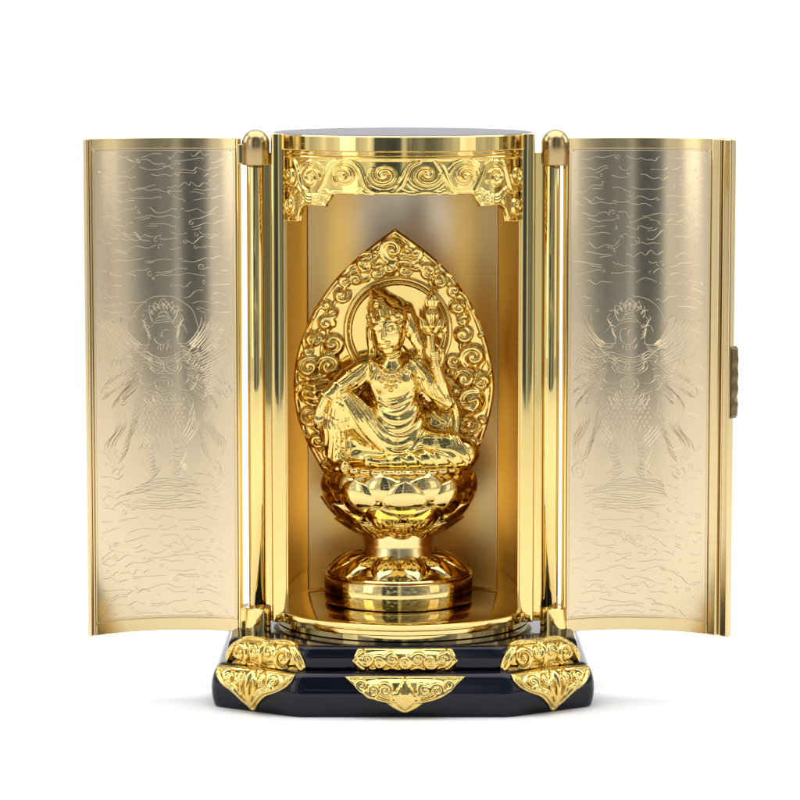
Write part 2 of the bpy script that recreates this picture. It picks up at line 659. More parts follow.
def guardian(cx, cz, m, r):
    """incised drawing of an armoured guardian with a halo, plumes and scarves"""
    G = []
    A = lambda pts, n=8: G.append(np.array([(cx + m * x, cz + y) for x, y in cat(pts, n)]))
    C = lambda x, y, rx, ry, a0=0, a1=360, n=36: G.append(np.c_[cx + m * (x + rx * np.cos(np.radians(np.linspace(a0, a1, n)))), cz + y + ry * np.sin(np.radians(np.linspace(a0, a1, n)))])
    C(0, 62, 32, 33)
    # head, helmet
    C(1.5, 57, 7.5, 10, 170, 400); A([(-5.5, 61), (-2, 62), (0.5, 60.5), (1.6, 56), (-0.4, 54.6)]); A([(2.5, 61), (5, 62), (7.5, 60.5)])
    for i in range(5):
        A([(-7 + 3 * i, 49 - abs(i - 2)), (-6 + 3 * i, 44), (-5 + 2.6 * i, 39 + abs(i - 2))], 4)
    for i in range(6):
        A([(-9 - i, 52 + 3 * i), (-13 - i, 57 + 3 * i), (-10 - i, 62 + 3 * i)], 5)
        A([(11 + i, 52 + 3 * i), (15 + i, 57 + 3 * i), (12 + i, 62 + 3 * i)], 5)
    for i in range(6):
        C(0, 64 + i * 2.2, 11.5 - i * 1.4, 5.5, 20, 160, 14)
    A([(-9, 68), (-13, 78), (-6, 84), (0, 92), (6, 84), (13, 78), (9, 68)]); A([(-4, 82), (0, 88), (4, 82)])
    for sx in (-1, 1):
        A([(sx * 9, 66), (sx * 15, 62), (sx * 13, 50), (sx * 18, 44)])
        A([(sx * 10, 63), (sx * 18, 66), (sx * 22, 58)])
        # wing-like plumes beside the shoulders
        for i in range(21):
            y0 = 42 - i * 2.0
            x1 = 66 - abs(i - 5) * 1.4
            A([(sx * (16 + 0.4 * i), y0), (sx * (30 + 0.5 * i), y0 - 6 - i * 0.4), (sx * (x1 - 10), y0 - 2 + (11 - i) * 1.0), (sx * x1, y0 + 14 + (9 - i) * 1.9)])
        for i in range(16):
            x1 = 34 + 2.0 * i
            A([(sx * (20 + 1.4 * i), 46 - 0.5 * i), (sx * (27 + 1.7 * i), 52 + 0.2 * i), (sx * x1, 64 + 0.5 * i), (sx * (x1 + 1.5), 76 - 0.4 * i)], 6)
        for i in range(12):
            A([(sx * (24 + 2.6 * i), 30 - 1.4 * i), (sx * (27 + 2.8 * i), 24 - 1.5 * i), (sx * (31 + 2.8 * i), 28 - 1.4 * i)], 5)
            A([(sx * (26 + 2.6 * i), 18 - 1.6 * i), (sx * (29 + 2.8 * i), 12 - 1.6 * i), (sx * (33 + 2.6 * i), 17 - 1.6 * i)], 5)
        for i in range(7):
            A([(sx * (22 + 4 * i), 41 - i * 0.5 - 4), (sx * (25 + 4 * i), 34 - i), (sx * (22 + 4.2 * i), 27 - i * 1.4)], 5)
        # shoulder guard and arm
        for i in range(4):
            C(sx * 19, 33 - i * 3.2, 9 - i * 0.6, 7, 10, 170, 12)
        A([(sx * 26, 30), (sx * 31, 16), (sx * 25, 2), (sx * 12, 4)]); A([(sx * 19, 24), (sx * 23, 14), (sx * 19, 8), (sx * 8, 9)])
        for i in range(5):
            A([(sx * (20 + i * 1.3), 22 - 3.6 * i), (sx * (25 + i * 0.9), 23 - 3.6 * i), (sx * (29 - i * 0.2), 21 - 3.6 * i)], 5)
        # scarves
        for i in range(6):
            A([(sx * (27 + i), 12 - i), (sx * (42 + 1.5 * i), -4 - i * 2), (sx * (36 + 2 * i), -30 - i), (sx * (47 + 2.2 * i), -52), (sx * (40 + 2.4 * i), -74 + i)])
        G.append(spiral(cx + m * sx * 46, cz - 79, 9, 1.6, 90, 1)); G.append(spiral(cx + m * sx * 57, cz + 0, 8, 1.5, 200, -1))
        # flames and hair round the helmet
        for i in range(7):
            a = math.radians(40 + i * 15)
            A([(sx * 13 * math.cos(a), 66 + 15 * math.sin(a)), (sx * 18 * math.cos(a + 0.15), 66 + 20 * math.sin(a + 0.15)), (sx * 22 * math.cos(a - 0.1), 66 + 25 * math.sin(a - 0.1))], 5)
        for i in range(8):
            A([(sx * (12 + i), 48 - 1.5 * i), (sx * (21 + 1.2 * i), 47 - 2.0 * i), (sx * (26 + 1.5 * i), 52 - 2.4 * i)], 5)
        # robe folds that swing out from the hips
        for i in range(9):
            A([(sx * (19 + 0.6 * i), 0 - 4 * i), (sx * (27 + 0.8 * i), -10 - 4.6 * i), (sx * (24 + 1.6 * i), -26 - 4.4 * i), (sx * (33 + 1.4 * i), -36 - 4.2 * i)], 6)
        for i in range(5):
            C(sx * 12, -66, 3 + 1.7 * i, 6 + 3.0 * i, 200, 345, 12)
        # legs
        A([(sx * 4, -44), (sx * 8, -60), (sx * 6, -78), (sx * 14, -88), (sx * 18, -86)]); A([(sx * 18, -40), (sx * 20, -60), (sx * 15, -76), (sx * 20, -84)])
        for i in range(6):
            A([(sx * 7, -56 - 4 * i), (sx * 13, -58 - 4 * i), (sx * (19 - 0.5 * i), -56 - 4 * i)], 5)
    # breast and belly armour scales
    for i in range(7):
        C(0, 4, 5 + 2.3 * i, 6 + 3.4 * i, 195, 345, 18)
    for i in range(6):
        A([(-18 + i, 40 - 3 * i), (-9, 36 - 3.2 * i), (0, 34 - 3.4 * i), (9, 36 - 3.2 * i), (18 - i, 40 - 3 * i)], 5)
    C(-8, 26, 8, 8); C(8, 26, 8, 8); C(-8, 26, 5, 5); C(8, 26, 5, 5); C(0, 8, 8, 7); C(0, 8, 5, 4.4)
    for rr_ in range(7):
        for q in range(-4, 5):
            C(q * 4.2 + (2.1 if rr_ % 2 else 0), -6 - rr_ * 4.4, 2.2, 3.6, 180, 360, 7)
    A([(-20, 3), (0, -2), (20, 3)]); A([(-21, 0), (0, -5), (21, 0)])
    for i in range(9):
        x = -20 + 5 * i
        A([(x, -34), (x * 1.12 + 1.5, -42), (x * 1.05 - 1, -50), (x * 1.2, -57)], 5)
    for i in range(4):
        C(0, -12, 26 + 3 * i, 40 + 3 * i, 200, 250, 12); C(0, -12, 26 + 3 * i, 40 + 3 * i, 290, 340, 12)
    # rock and cloud under the feet
    for i in range(6):
        C(0, -97 - i * 2.6, 24 + i * 5 - (i % 2) * 7, 7, 200 + 8 * (i % 3), 345, 22)
        C(2 * i - 6, -93 - i * 2.4, 26 + i * 3, 6, 20, 160, 22)
    return G


def clouds(s0, s1, z0, z1, step, keep):
    G = []
    z = z0
    while z < z1:
        s = s0 + rnd.uniform(0, 10)
        while s < s1 - 12:
            L = rnd.uniform(14, 52)
            e = min(s1, s + L)
            if keep(0.5 * (s + e), z):
                n = max(4, int((e - s) / rnd.uniform(3.2, 7)))
                xs = np.linspace(s, e, n) + np.array([rnd.uniform(-1.5, 1.5) for _ in range(n)])
                amp = rnd.uniform(1.2, 3.4)
                slope = rnd.uniform(-5, 5)
                ys = z + np.array([rnd.uniform(-amp, amp) for _ in xs]) + slope * np.linspace(-0.5, 0.5, n)
                G.append(cat(np.c_[xs, ys], 5))
                if rnd.random() < 0.6:
                    d = rnd.choice((-1, 1))
                    r = rnd.uniform(1.8, 4)
                    G.append(spiral(e, ys[-1] + d * r, r, rnd.uniform(0.7, 1.5), -90 * d, d, 0.75, n=18))
                if rnd.random() < 0.3:
                    q = max(2, n // 2)
                    G.append(cat(np.c_[xs[-q:], ys[-q:] - rnd.uniform(1.5, 3)], 5))
            s = e + rnd.uniform(1, 10)
        z += step * rnd.uniform(0.55, 1.4)
    return G


def build_door(sx):
    if sx < 0:
        dr = Door((-162.0, -48), (-303.8, -70))
        xh = xat(254, 380, -50)
    else:
        dr = Door((160.5, -50), (302, -62))
        xh = xat(551.5, 380, -50)
    L = dr.len
    top, bot = 11.0, 13.0
    door = fix(link('door', *dr.slab(0, L, -3.5, 1.2, ZD0, ZD1, 60), M_SATIN, cab, bevel=0.7))
    # border frame standing a little proud of the engraved field
    fr = [dr.slab(0, L, 1.2, 3.0, ZD1 - top, ZD1 - 0.4, 60), dr.slab(0, L, 1.2, 3.0, ZD0 + 0.4, ZD0 + bot, 60),
          dr.slab(0.2, 3.2, 1.2, 3.0, ZD0 + bot, ZD1 - top, 30), dr.slab(L - 2.8, L - 0.2, 1.2, 3.0, ZD0 + bot, ZD1 - top, 30)]
    fix(link('door_frame', *merge(fr), M_EDGE, door, bevel=0.6))

    # engraving
    ccx, ccz = L * (0.50 if sx < 0 else 0.44), zat(392, -45)
    G = guardian(ccx, ccz, 1.08 if sx < 0 else -1.12, 0)
    lo, hi = 6.0, L - 7.0

    def free(s, z):
        return ((s - ccx) / 62) ** 2 + ((z - ccz) / 112) ** 2 > 1.0
    n_fig = len(G)
    G += clouds(lo, hi, ZD0 + bot + 6, ZD1 - top - 4, 8.0, free)
    G2, G3 = [], []
    for gi, g in enumerate(G):
        dst = G2 if gi < n_fig else G3
        f1, f2 = rnd.uniform(0.06, 0.16), rnd.uniform(0, 6)
        g = g + 0.55 * np.c_[np.sin(g[:, 1] * f1 * 2 + f2 + g[:, 0] * 0.1), np.sin(g[:, 0] * f1 * 2 + f2 * 2 + g[:, 1] * 0.13)]
        if len(g) > 8 and rnd.random() < 0.35:
            k0 = rnd.randrange(0, len(g) // 4 + 1)
            g = g[k0:len(g) - rnd.randrange(0, len(g) // 4 + 1)]
        m = (g[:, 0] > lo) & (g[:, 0] < hi) & (g[:, 1] > ZD0 + bot + 2) & (g[:, 1] < ZD1 - top - 2)
        run = []
        for ok, p in zip(m, g):
            if ok:
                run.append(p)
            else:
                if len(run) > 3:
                    dst.append(np.array(run))
                run = []
        if len(run) > 3:
            dst.append(np.array(run))
    fix(link('engraving', *merge([ridge(dr, G2, 1.2), ridge(dr, G3, 1.2, 0.42, 0.07)]), M_SATIN, door, smooth=False))
    for z_ in (ZD1 - top - 2.0, ZD0 + bot + 1):           # thin bead at the ends of the field
        fix(link('field_bead', *dr.slab(6, L - 7, 1.2, 2.1, z_, z_ + 1.2, 60), M_SATIN, door, bevel=0.3))
    # hinge-side bead
    fix(link('edge_bead', *dr.slab(-3.0, -0.2, -3.0, 3.0, ZD0 + 0.6, ZD1 - 0.6, 30), M_GOLD, door, bevel=1.0))
    # knuckles carrying the door on its rod, top one with a dome
    zk0, zk1 = zat(632.5, -50), zat(607, -50)
    w = abs(dr.p(0, 0, 0)[0]) - abs(xh)
    fix(link('hinge_knuckle', *lathe([(12.2, zk0), (13.0, zk0 + 0.8), (13.0, zk1 - 0.8), (12.2, zk1)], 56, xh, -50), M_GOLD, door))
    zk0, zk1 = zat(165, -50), zat(143, -50)
    prof = [(12.6, zk0), (13.6, zk0 + 0.9), (13.6, zk1)] + [(13.6 * math.cos(q), zk1 + 13.2 * math.sin(q)) for q in np.linspace(0.08, 1.5, 12)]
    fix(link('hinge_knuckle', *lathe(prof, 56, xh, -50), M_CAP, door, angle=50))
    for z0, z1 in ((zat(632, -50) + 0.5, zat(607, -50) - 1), (zat(165, -50) + 1, zat(143, -50) - 1)):
        x0, x1 = sorted((xh + sx * 11.5, sx * (abs(dr.p(0, 0, 0)[0]) - 1.2)))
        fix(link('hinge_arm', *box(x0, x1, -54, -48, z0, z1), M_GOLD, door, smooth=False, bevel=1.0))
    if sx < 0:
        # rolled outer edge
        fix(link('edge_trim', *merge([dr.slab(L + 0.2, L + 2.4, -3.5, 2.8, ZD0, ZD1, 30), dr.slab(L + 2.9, L + 6.4, -3.0, 2.2, ZD0 + 0.3, ZD1 - 0.3, 30)]), M_EDGE, door, bevel=1.0))
    else:
        # two-moulding closing strip that laps the other door
        fix(link('closing_strip', *merge([dr.slab(L + 0.6, L + 12, -4, 4.4, ZD0, ZD1, 60), dr.slab(L + 12, L + 15.6, -4, 1.6, ZD0, ZD1, 40), dr.slab(L + 15.6, L + 25.5, -4, 3.6, ZD0, ZD1, 60)]), M_EDGE, door, bevel=1.7))
        # dark bronze latch on the outside of the closing edge
        zl0, zl1 = zat(417, -66), zat(345, -66)
        prt = []
        hs = np.linspace(zl0, zl1, 25)
        V, F = [], []
        for i, z in enumerate(hs):
            t = i / 24
            out = 4.4 * (min(1, t / 0.07, (1 - t) / 0.07)) ** 0.5 * (0.86 + 0.14 * math.cos(t * 5 * 2 * math.pi)) + 0.5 - 1.2 * math.exp(-((t - 0.28) / 0.05) ** 2)
            for (ss, nn) in ((0, -6), (0, 1.5), (out * 0.75, 2.2), (out, 0), (out, -4.5), (out * 0.7, -6.6)):
                V.append(dr.p(L + 25.2 + ss, nn, z))
        k = 6
        for i in range(24):
            for j in range(k):
                F.append((i * k + j, i * k + (j + 1) % k, (i + 1) * k + (j + 1) % k, (i + 1) * k + j))
        F += [tuple(range(k)), tuple(24 * k + j for j in range(k - 1, -1, -1))]
        fix(link('latch', V, F, M_BRONZE, door, bevel=0.5))
    return dr


for sx in (-1, 1):
    build_door(sx)

# ------------------------------------------------------------------ black lacquered plinth


def octagon(w1, w2, yf, yc, off, yb=150, rc=8):
    """front half-width w1, full half-width w2, front at -yf, chamfer ends at -yc; off moves the outline outwards"""
    P = [Vector((-w1, -yf)), Vector((w1, -yf)), Vector((w2, -yc)), Vector((w2, yc)), Vector((w1, yf)), Vector((-w1, yf)), Vector((-w2, yc)), Vector((-w2, -yc))]
    n = len(P)
    ls = []
    for i in range(n):
        a, b2 = P[i], P[(i + 1) % n]
        t = (b2 - a).normalized()
        nr = Vector((t.y, -t.x))
        ls.append((a + nr * off, t))
    Q = []
    for i in range(n):
        p, t = ls[i - 1]
        q, u = ls[i]
        den = t.x * u.y - t.y * u.x
        k = ((q - p).x * u.y - (q - p).y * u.x) / den
        Q.append((p + t * k, t, u))
    out = []
    for c, t, u in Q:                                  # rounded corners
        a, b2 = c - t * rc, c + u * rc
        for s in (0.0, 0.2, 0.4, 0.6, 0.8, 1.0):
            out.append((1 - s) ** 2 * a + 2 * s * (1 - s) * c + s * s * b2)
    return out


def tier(name, w1, w2, yf, yc, prof):
    V, F = [], []
    for off, z in prof:
        ring = octagon(w1, w2, yf, yc, off)
        V += [(p.x, p.y, z) for p in ring]
    n = len(ring)
    for j in range(len(prof) - 1):
        for i in range(n):
            F.append((j * n + i, j * n + (i + 1) % n, (j + 1) * n + (i + 1) % n, (j + 1) * n + i))
    F += [tuple(range(n - 1, -1, -1)), tuple((len(prof) - 1) * n + i for i in range(n))]
    return fix(link(name, V, F, M_LACQ, cab, angle=40))


def round_prof(z0, z1, inset, under=2.0):
    """cushion-shaped step: tucked in at the bottom, full in the middle, rounded over at the top"""
    h = z1 - z0
    pr = [(-under - 1.0, z0), (-under, z0 + 0.6)]
    for t in np.linspace(0.05, 0.42, 6):
        pr.append((-under * (1 - t / 0.42) ** 2, z0 + h * t))
    for q in np.linspace(0, math.pi / 2, 16)[1:]:
        pr.append((-inset * (1 - math.cos(q)), z0 + h * 0.42 + h * 0.58 * math.sin(q) ** 0.92))
    return pr


ZB, ZS = Z_BASE_T, Z_STEP
P_LO, P_UP = round_prof(0.0, ZS, 13.0, 3.0), round_prof(ZS + 0.02, ZB, 8.0, 1.2)
tier_lo = tier('plinth_tier', 103, 187, 165, 112, P_LO)
tier_up = tier('plinth_tier', 94, 172, 149, 100, P_UP)


# gilt fittings: carved plates
def fitting(poly, strokes, blobs=(), thick=1.6, res=0.55):
    P = np.asarray(poly, float)
    lo, hi = P.min(0) - 3, P.max(0) + 3
    s = Sculpt(lo[0], hi[0], lo[1], hi[1], -3.5, thick + 11, res)
    s.plate(poly, -2, thick, 1.0)
    c = P.mean(0)
    s.ellipsoid((0, c[1] * 0.4, 0.4), ((hi[0] - lo[0]) * 0.42, (hi[1] - lo[1]) * 0.40, 5.5), 2.0)
    s.surf()
    s.stroke([tuple(c + (p - c) * 0.955) for p in np.vstack([P, P[:1]])], 1.2, 0.2, 1.0, default=thick)
    for st in strokes:
        xy, rad = st
        s.stroke(xy, np.array(rad) * 1.55, 1.6, 0.9, default=thick)
    for x, y, r in blobs:
        s.ellipsoid((x, y, thick + 0.6), (r * 1.2, r * 1.2, r * 1.4), 0.8)
    s.trim()
    return s.mesh(2)


def place(name, V, Q, org, ux, uz, n, parent, prof=None):
    """V in (x, y down, w): ux across, uz up, n outwards"""
    W = np.array(org)[None] + V[:, :1] * np.array(ux)[None] - V[:, 1:2] * np.array(uz)[None] + V[:, 2:] * np.array(n)[None]
    if prof is not None:                                  # follow the swell of the step
        zs = np.array([p[1] for p in prof])
        of = np.array([p[0] for p in prof])
        W[:, :2] += np.interp(W[:, 2], zs, of)[:, None] * np.array(n[:2])[None]
    o = link(name, W, Q, M_CAST, parent, angle=0)
    return fix(o)


# -- front, upper step: long cartouche with a row of scrolls
hw = 51
poly = [(-hw, 0.0), (-hw + 5, -11), (hw - 5, -11), (hw, 0), (hw - 5, 11), (-hw + 5, 11)]
st = []
for i in range(7):
    cx = -37 + i * 12.3
    st.append((spiral(cx, -1.5 + (i % 2) * 2.5, 6.6, 1.6, 180 + 40 * i, 1 if i % 2 else -1, 0.95, n=26), [1.7, 1.4, 1.0]))
    st.append((cat([(cx - 6, 8), (cx, 5.5), (cx + 6, 8)]), [0.8, 1.3, 0.8]))
for sx in (-1, 1):
    for q in range(3):
        st.append((cat([(sx * 40, -8 + 8 * q), (sx * 45, -4 + 4 * q), (sx * 49, 0)]), [1.4, 1.0]))
V, Q = fitting(poly, st, [(-37 + i * 12.3, -1 + (i % 2) * 2.5, 1.8) for i in range(7)])
zc = (ZB + ZS) / 2 - 1.5
place('front_fitting', V, Q, (2, -149.5, zc), (1, 0, 0), (0, 0, 1), (0, -1, 0), tier_up, P_UP)

# -- front, lower step: winged bracket coming to a point with a palmette
poly = cat([(-58, -15), (-50, -9), (-40, 1), (-30, 6), (-18, 9), (-9, 15), (0, 19), (9, 15), (18, 9), (30, 6), (40, 1), (50, -9), (58, -15)], 5)
poly = [tuple(p) for p in poly] + [(58, -15.5), (0, -15.5), (-58, -15.5)]
st = []
for sx in (-1, 1):
    for i, (cx, cy, r) in enumerate(((42, -8, 5), (31, -3, 7), (19, -3.5, 6.5), (10, 4, 4))):
        st.append((spiral(sx * cx, cy, r, 1.6, 100 + 70 * i, sx * (1 if i % 2 else -1), 0.95, n=26), [1.6, 1.3, 1.0]))
    st.append((cat([(sx * 52, -12), (sx * 40, -2), (sx * 28, 4), (sx * 14, 8)]), [0.9, 1.5, 0.9]))
    for q in range(3):
        st.append((cat([(sx * (1.5 + 2.3 * q), -9 + 3 * q), (sx * (3 + 2.6 * q), -1 + 3 * q), (sx * 0.8, 15)]), [1.6, 1.3, 0.7]))
st.append(([(0, -12), (0, 14)], [1.9, 1.0]))
V, Q = fitting(poly, st, [(-42, -8, 1.6), (42, -8, 1.6), (-31, -3, 1.9), (31, -3, 1.9), (-19, -3.5, 1.8), (19, -3.5, 1.8)])
place('front_fitting', V, Q, (2, -165.6, ZS - 18.5), (1, 0, 0), (0, 0, 1), (0, -1, 0), tier_lo, P_LO)

# -- corner fittings on the chamfers
cp_u = [(-48, 12), (-50, 3), (-42, -8), (-26, -15), (0, -14), (26, -15), (42, -8), (50, 3), (48, 12), (0, 13)]
poly_u = [tuple(p) for p in cat(cp_u[:-1], 5)] + [(0, 13)]
st_u = []
for sx in (-1, 1):
    st_u.append((spiral(sx * 27, -2, 10.5, 1.5, 90, sx, 0.95, n=30), [2.2, 1.7, 1.2]))
    st_u.append((spiral(sx * 9, -6, 6, 1.3, 0, -sx, 1.0, n=24), [1.8, 1.4, 1.0]))
    st_u.append((cat([(sx * 46, 8), (sx * 41, -1), (sx * 36, -8)]), [1.0, 1.7, 1.0]))
    st_u.append((cat([(sx * 40, 9), (sx * 25, 9.5), (sx * 12, 7), (sx * 4, 9)]), [1.0, 1.7, 1.0]))
st_u.append((cat([(0, -12), (0, -3), (0, 10)]), [2.6, 1.6, 2.2]))
cp_l = [(-52, -13), (-50, -5), (-38, 3), (-22, 9), (-9, 19), (0, 26), (9, 19), (22, 9), (38, 3), (50, -5), (52, -13)]
poly_l = [tuple(p) for p in cat(cp_l, 5)] + [(0, -15)]
st_l = []
for sx in (-1, 1):
    st_l.append((spiral(sx * 30, -5.5, 6.5, 1.5, 90, sx, 0.8, n=26), [1.9, 1.5, 1.0]))
    st_l.append((spiral(sx * 14, -7, 5, 1.4, 30, -sx, 1.0, n=24), [1.6, 1.3, 1.0]))
    st_l.append((cat([(sx * 47, -9), (sx * 36, 0), (sx * 20, 5), (sx * 9, 14), (sx * 2, 20)]), [1.0, 1.8, 1.0]))
    st_l.append((cat([(sx * 4, -10), (sx * 9, 0), (sx * 5, 10), (sx * 1, 17)]), [1.9, 1.5, 0.9]))
    st_l.append((cat([(sx * 22, 1), (sx * 14, 4), (sx * 9, 9)]), [1.5, 1.0]))
st_l.append(([(0, -12), (0, 21)], [3.2, 2.0, 1.4]))
mu = fitting(poly_u, st_u, [(-27, -2, 3.2), (27, -2, 3.2), (-44, 5, 1.5), (44, 5, 1.5), (0, 8, 2.4)])
ml = fitting(poly_l, st_l, [(-30, -5.5, 1.9), (30, -5.5, 1.9), (0, 4, 3.0), (-45, -8, 1.3), (45, -8, 1.3)])
for sx in (-1, 1):
    def ch(w1, w2, yf, yc, off):
        d = Vector((-(w2 - w1), (yf - yc))).normalized()      # along the chamfer
        nrm = Vector((-(yf - yc), -(w2 - w1))).normalized()
        mid = Vector((-(w1 + w2) / 2, -(yf + yc) / 2)) + nrm * off
        if sx > 0:
            mid.x, nrm.x, d.x = -mid.x, -nrm.x, -d.x
        return mid, nrm
    mid, nrm = ch(94, 172, 149, 100, 0.8)
    ux = Vector((-nrm.y, nrm.x))
    V, Q = mu
    place('corner_fitting', V * np.array([0.93, 1.14, 1.15]), Q, (mid.x, mid.y, (ZB + ZS) / 2 - 2.5), (ux.x, ux.y, 0), (0, 0, 1), (nrm.x, nrm.y, 0), tier_up, P_UP)
    mid, nrm = ch(103, 187, 165, 112, 0.8)
    ux = Vector((-nrm.y, nrm.x))
    V, Q = ml
    place('corner_fitting', V * np.array([0.87, 1, 1.2]), Q, (mid.x, mid.y, ZS - 15.0), (ux.x, ux.y, 0), (0, 0, 1), (nrm.x, nrm.y, 0), tier_lo, P_LO)

# ================================================================== THE STATUE
YS = 12.0
SX0 = 398.5
st_x = xat(SX0, 600, YS)
statue = empty('deity_statue', (st_x, YS, Z_PLATE),
               'polished gold seated deity on a lotus throne with pointed cloud-scroll back plate, inside the cabinet',
               'statue')


def loc(V):
    """absolute u to statue-local"""
    return np.asarray(V, float) - np.array([st_x, YS, Z_PLATE])


LEAN = math.radians(4.0)
PIVOT_Y, PIVOT_Z = YS, zat(468, YS)


def from_px(V, yplane):
    """sculpt coordinates (px, py, w) -> statue-local"""
    X, Z = at(V[:, 0], V[:, 1], yplane)
    Y = yplane - V[:, 2]
    Z = Z + V[:, 2] * 0.11
    dz, dy = Z - PIVOT_Z, Y - PIVOT_Y
    Y2 = PIVOT_Y + dy - dz * math.sin(LEAN)
    return loc(np.c_[X, Y2, Z])


# ---- pedestal
za = zat(599, YS)
Zd1 = Z_PLATE + 27.5
prof = [(70, Z_PLATE + 0.1), (74, Z_PLATE + 1.2), (75, Z_PLATE + 3.2), (75, Zd1 - 2), (74.2, Zd1 - 0.6), (72.6, Zd1)]
ped = fix(link('pedestal', loc(lathe(prof, 128, st_x, YS)[0]), lathe(prof, 128, st_x, YS)[1], M_GOLD, statue, angle=45))
prof = [(70.5, Zd1 - 0.5), (74.6, Zd1 + 0.3), (75.2, Zd1 + 1.7), (74.0, Zd1 + 3.0), (70, Zd1 + 3.6)]
v, f = lathe(prof, 128, st_x, YS)
fix(link('pedestal_rim', loc(v), f, M_GOLD, ped))

Z_ST0, Z_ST1 = Zd1 + 20.5, zat(537, YS)
# down-turned petal ring


def petal_patch(prof_fn, t0, t1, ac, aw, bulge, tip=0.0, flare=0.0, nt=24, na=20, pw=0.42, crease=0.0):
    """one petal: a domed leaf lying over a surface of revolution; t0 root, t1 tip"""
    V, F = [], []
    for i in range(nt + 1):
        t = i / nt
        u = t0 + (t1 - t0) * t
        wid = aw * (math.sin(math.pi * min(1.0, 0.30 + 0.70 * t)) ** pw if t < 0.999 else 0.02)
        for j in range(na + 1):
            q = -1 + 2 * j / na
            r, z = prof_fn(u)
            b2 = bulge * (1 - abs(q) ** 2.4) * (0.35 + 0.65 * math.sin(math.pi * (0.12 + 0.86 * t)) ** 0.8) - 0.8
            b2 += tip * t ** 3 * (1 - 0.3 * q * q)
            b2 -= crease * math.exp(-(q / 0.16) ** 2) * (1 - t * 0.5)
            # normal of the profile
            r2, z2 = prof_fn(u + 0.01)
            tx, tz = r2 - r, z2 - z
            ln = math.hypot(tx, tz) + 1e-9
            nx, nz2 = tz / ln, -tx / ln
            if nx < 0:
                nx, nz2 = -nx, -nz2
            a = ac + q * wid
            R = r + b2 * nx + flare * t ** 2.5 * (1 - 0.5 * q * q)
            V.append((st_x + R * math.sin(a), YS - R * math.cos(a), z + b2 * nz2))
    for i in range(nt):
        for j in range(na):
            a = i * (na + 1) + j
            F.append((a, a + 1, a + na + 2, a + na + 1))
    return V, F


def ped_prof(u):            # u 0 (neck) .. 1 (outer edge)
    r = 37 + 36 * u
    return r, Z_ST0 + 0.5 - (Z_ST0 - Zd1 - 3.0) * (0.25 * u + 0.75 * u ** 2.2)


prof = [ped_prof(u) for u in np.linspace(1, 0, 20)]
v, f = lathe(prof, 128, st_x, YS)
core = fix(link('pedestal_cushion', loc(v), f, M_GOLD, ped))
for k_ in range(12):
    v, f = petal_patch(ped_prof, 0.02, 1.0, 2 * math.pi * (k_ + 0.5) / 12, math.pi / 12 * 1.04, 5.0, pw=0.5, crease=0.0)
    fix(link('petal', loc(v), f, M_GOLD, ped, angle=0))

# ---- neck
prof = [(37.5, Z_ST0 - 1), (36.4, Z_ST0 + 6), (35.4, (Z_ST0 + Z_ST1) / 2), (35.8, Z_ST1 - 4), (36.8, Z_ST1 + 6)]
v, f = lathe(prof, 96, st_x, YS)
fix(link('neck', loc(v), f, M_BRUSH, statue))

# ---- lotus throne
rows = [(537, 30), (531, 42), (524, 53), (516, 62), (507, 69), (497, 74), (486, 76.5), (476, 75), (469, 71)]
zz = np.array([zat(p - 2, YS) for p, r in rows])
rrw = np.array([r for p, r in rows], float)


def bowl_prof(u):
    u = max(0.0, min(1.02, u))
    z = zz[0] + (zz[-1] - zz[0]) * u
    c = np.polyfit((zz - zz[0]) / (zz[-1] - zz[0]), rrw, 5)
    return float(np.polyval(c, u)), z


_c = np.polyfit((zz - zz[0]) / (zz[-1] - zz[0]), rrw, 5)


def bowl_prof(u):
    return float(np.polyval(_c, u)) - 3.0, zz[0] + (zz[-1] - zz[0]) * u


prof = [bowl_prof(u) for u in np.linspace(0, 1, 30)] + [(64, zz[-1] + 1.2), (20, zz[-1] + 1.5)]
v, f = lathe(prof, 128, st_x, YS)
throne = fix(link('lotus_throne', loc(v), f, M_GOLD, statue))
NP = 9
V, F = [], []
NS = 288
for (r_, z_) in ((66, 0.2), (70.5, 0.4), (72.6, 2.2), (72.4, 4.6), (70, 6.0), (62, 6.4)):
    for i in range(NS):
        a = 2 * math.pi * i / NS
        q = r_ + (1.5 * math.cos(36 * a) if r_ > 69.9 else 0)
        V.append((st_x + q * math.cos(a), YS + q * math.sin(a), zz[-1] + z_))
for j in range(5):
    for i in range(NS):
        F.append((j * NS + i, j * NS + (i + 1) % NS, (j + 1) * NS + (i + 1) % NS, (j + 1) * NS + i))
F += [tuple(range(NS - 1, -1, -1)), tuple(5 * NS + i for i in range(NS))]
fix(link('stamen_ring', loc(V), F, M_GOLD, throne, angle=60))
for (t0, t1, ph, wf, bul, tip, flr) in ((0.60, 1.03, 0.63, 1.04, 4.0, 1.5, 1.5), (0.44, 0.92, 0.13, 1.12, 6.5, 1.0, 2.5), (0.20, 0.57, 0.63, 1.08, 5.5, 1.0, 6.5), (0.0, 0.31, 0.13, 1.05, 5.0, 1.0, 6.5)):
    for k_ in range(NP):
        v, f = petal_patch(bowl_prof, t0, t1, 2 * math.pi * (k_ + ph) / NP, math.pi / NP * wf, bul, tip, flr)
        fix(link('petal', loc(v), f, M_GOLD, throne, angle=0))

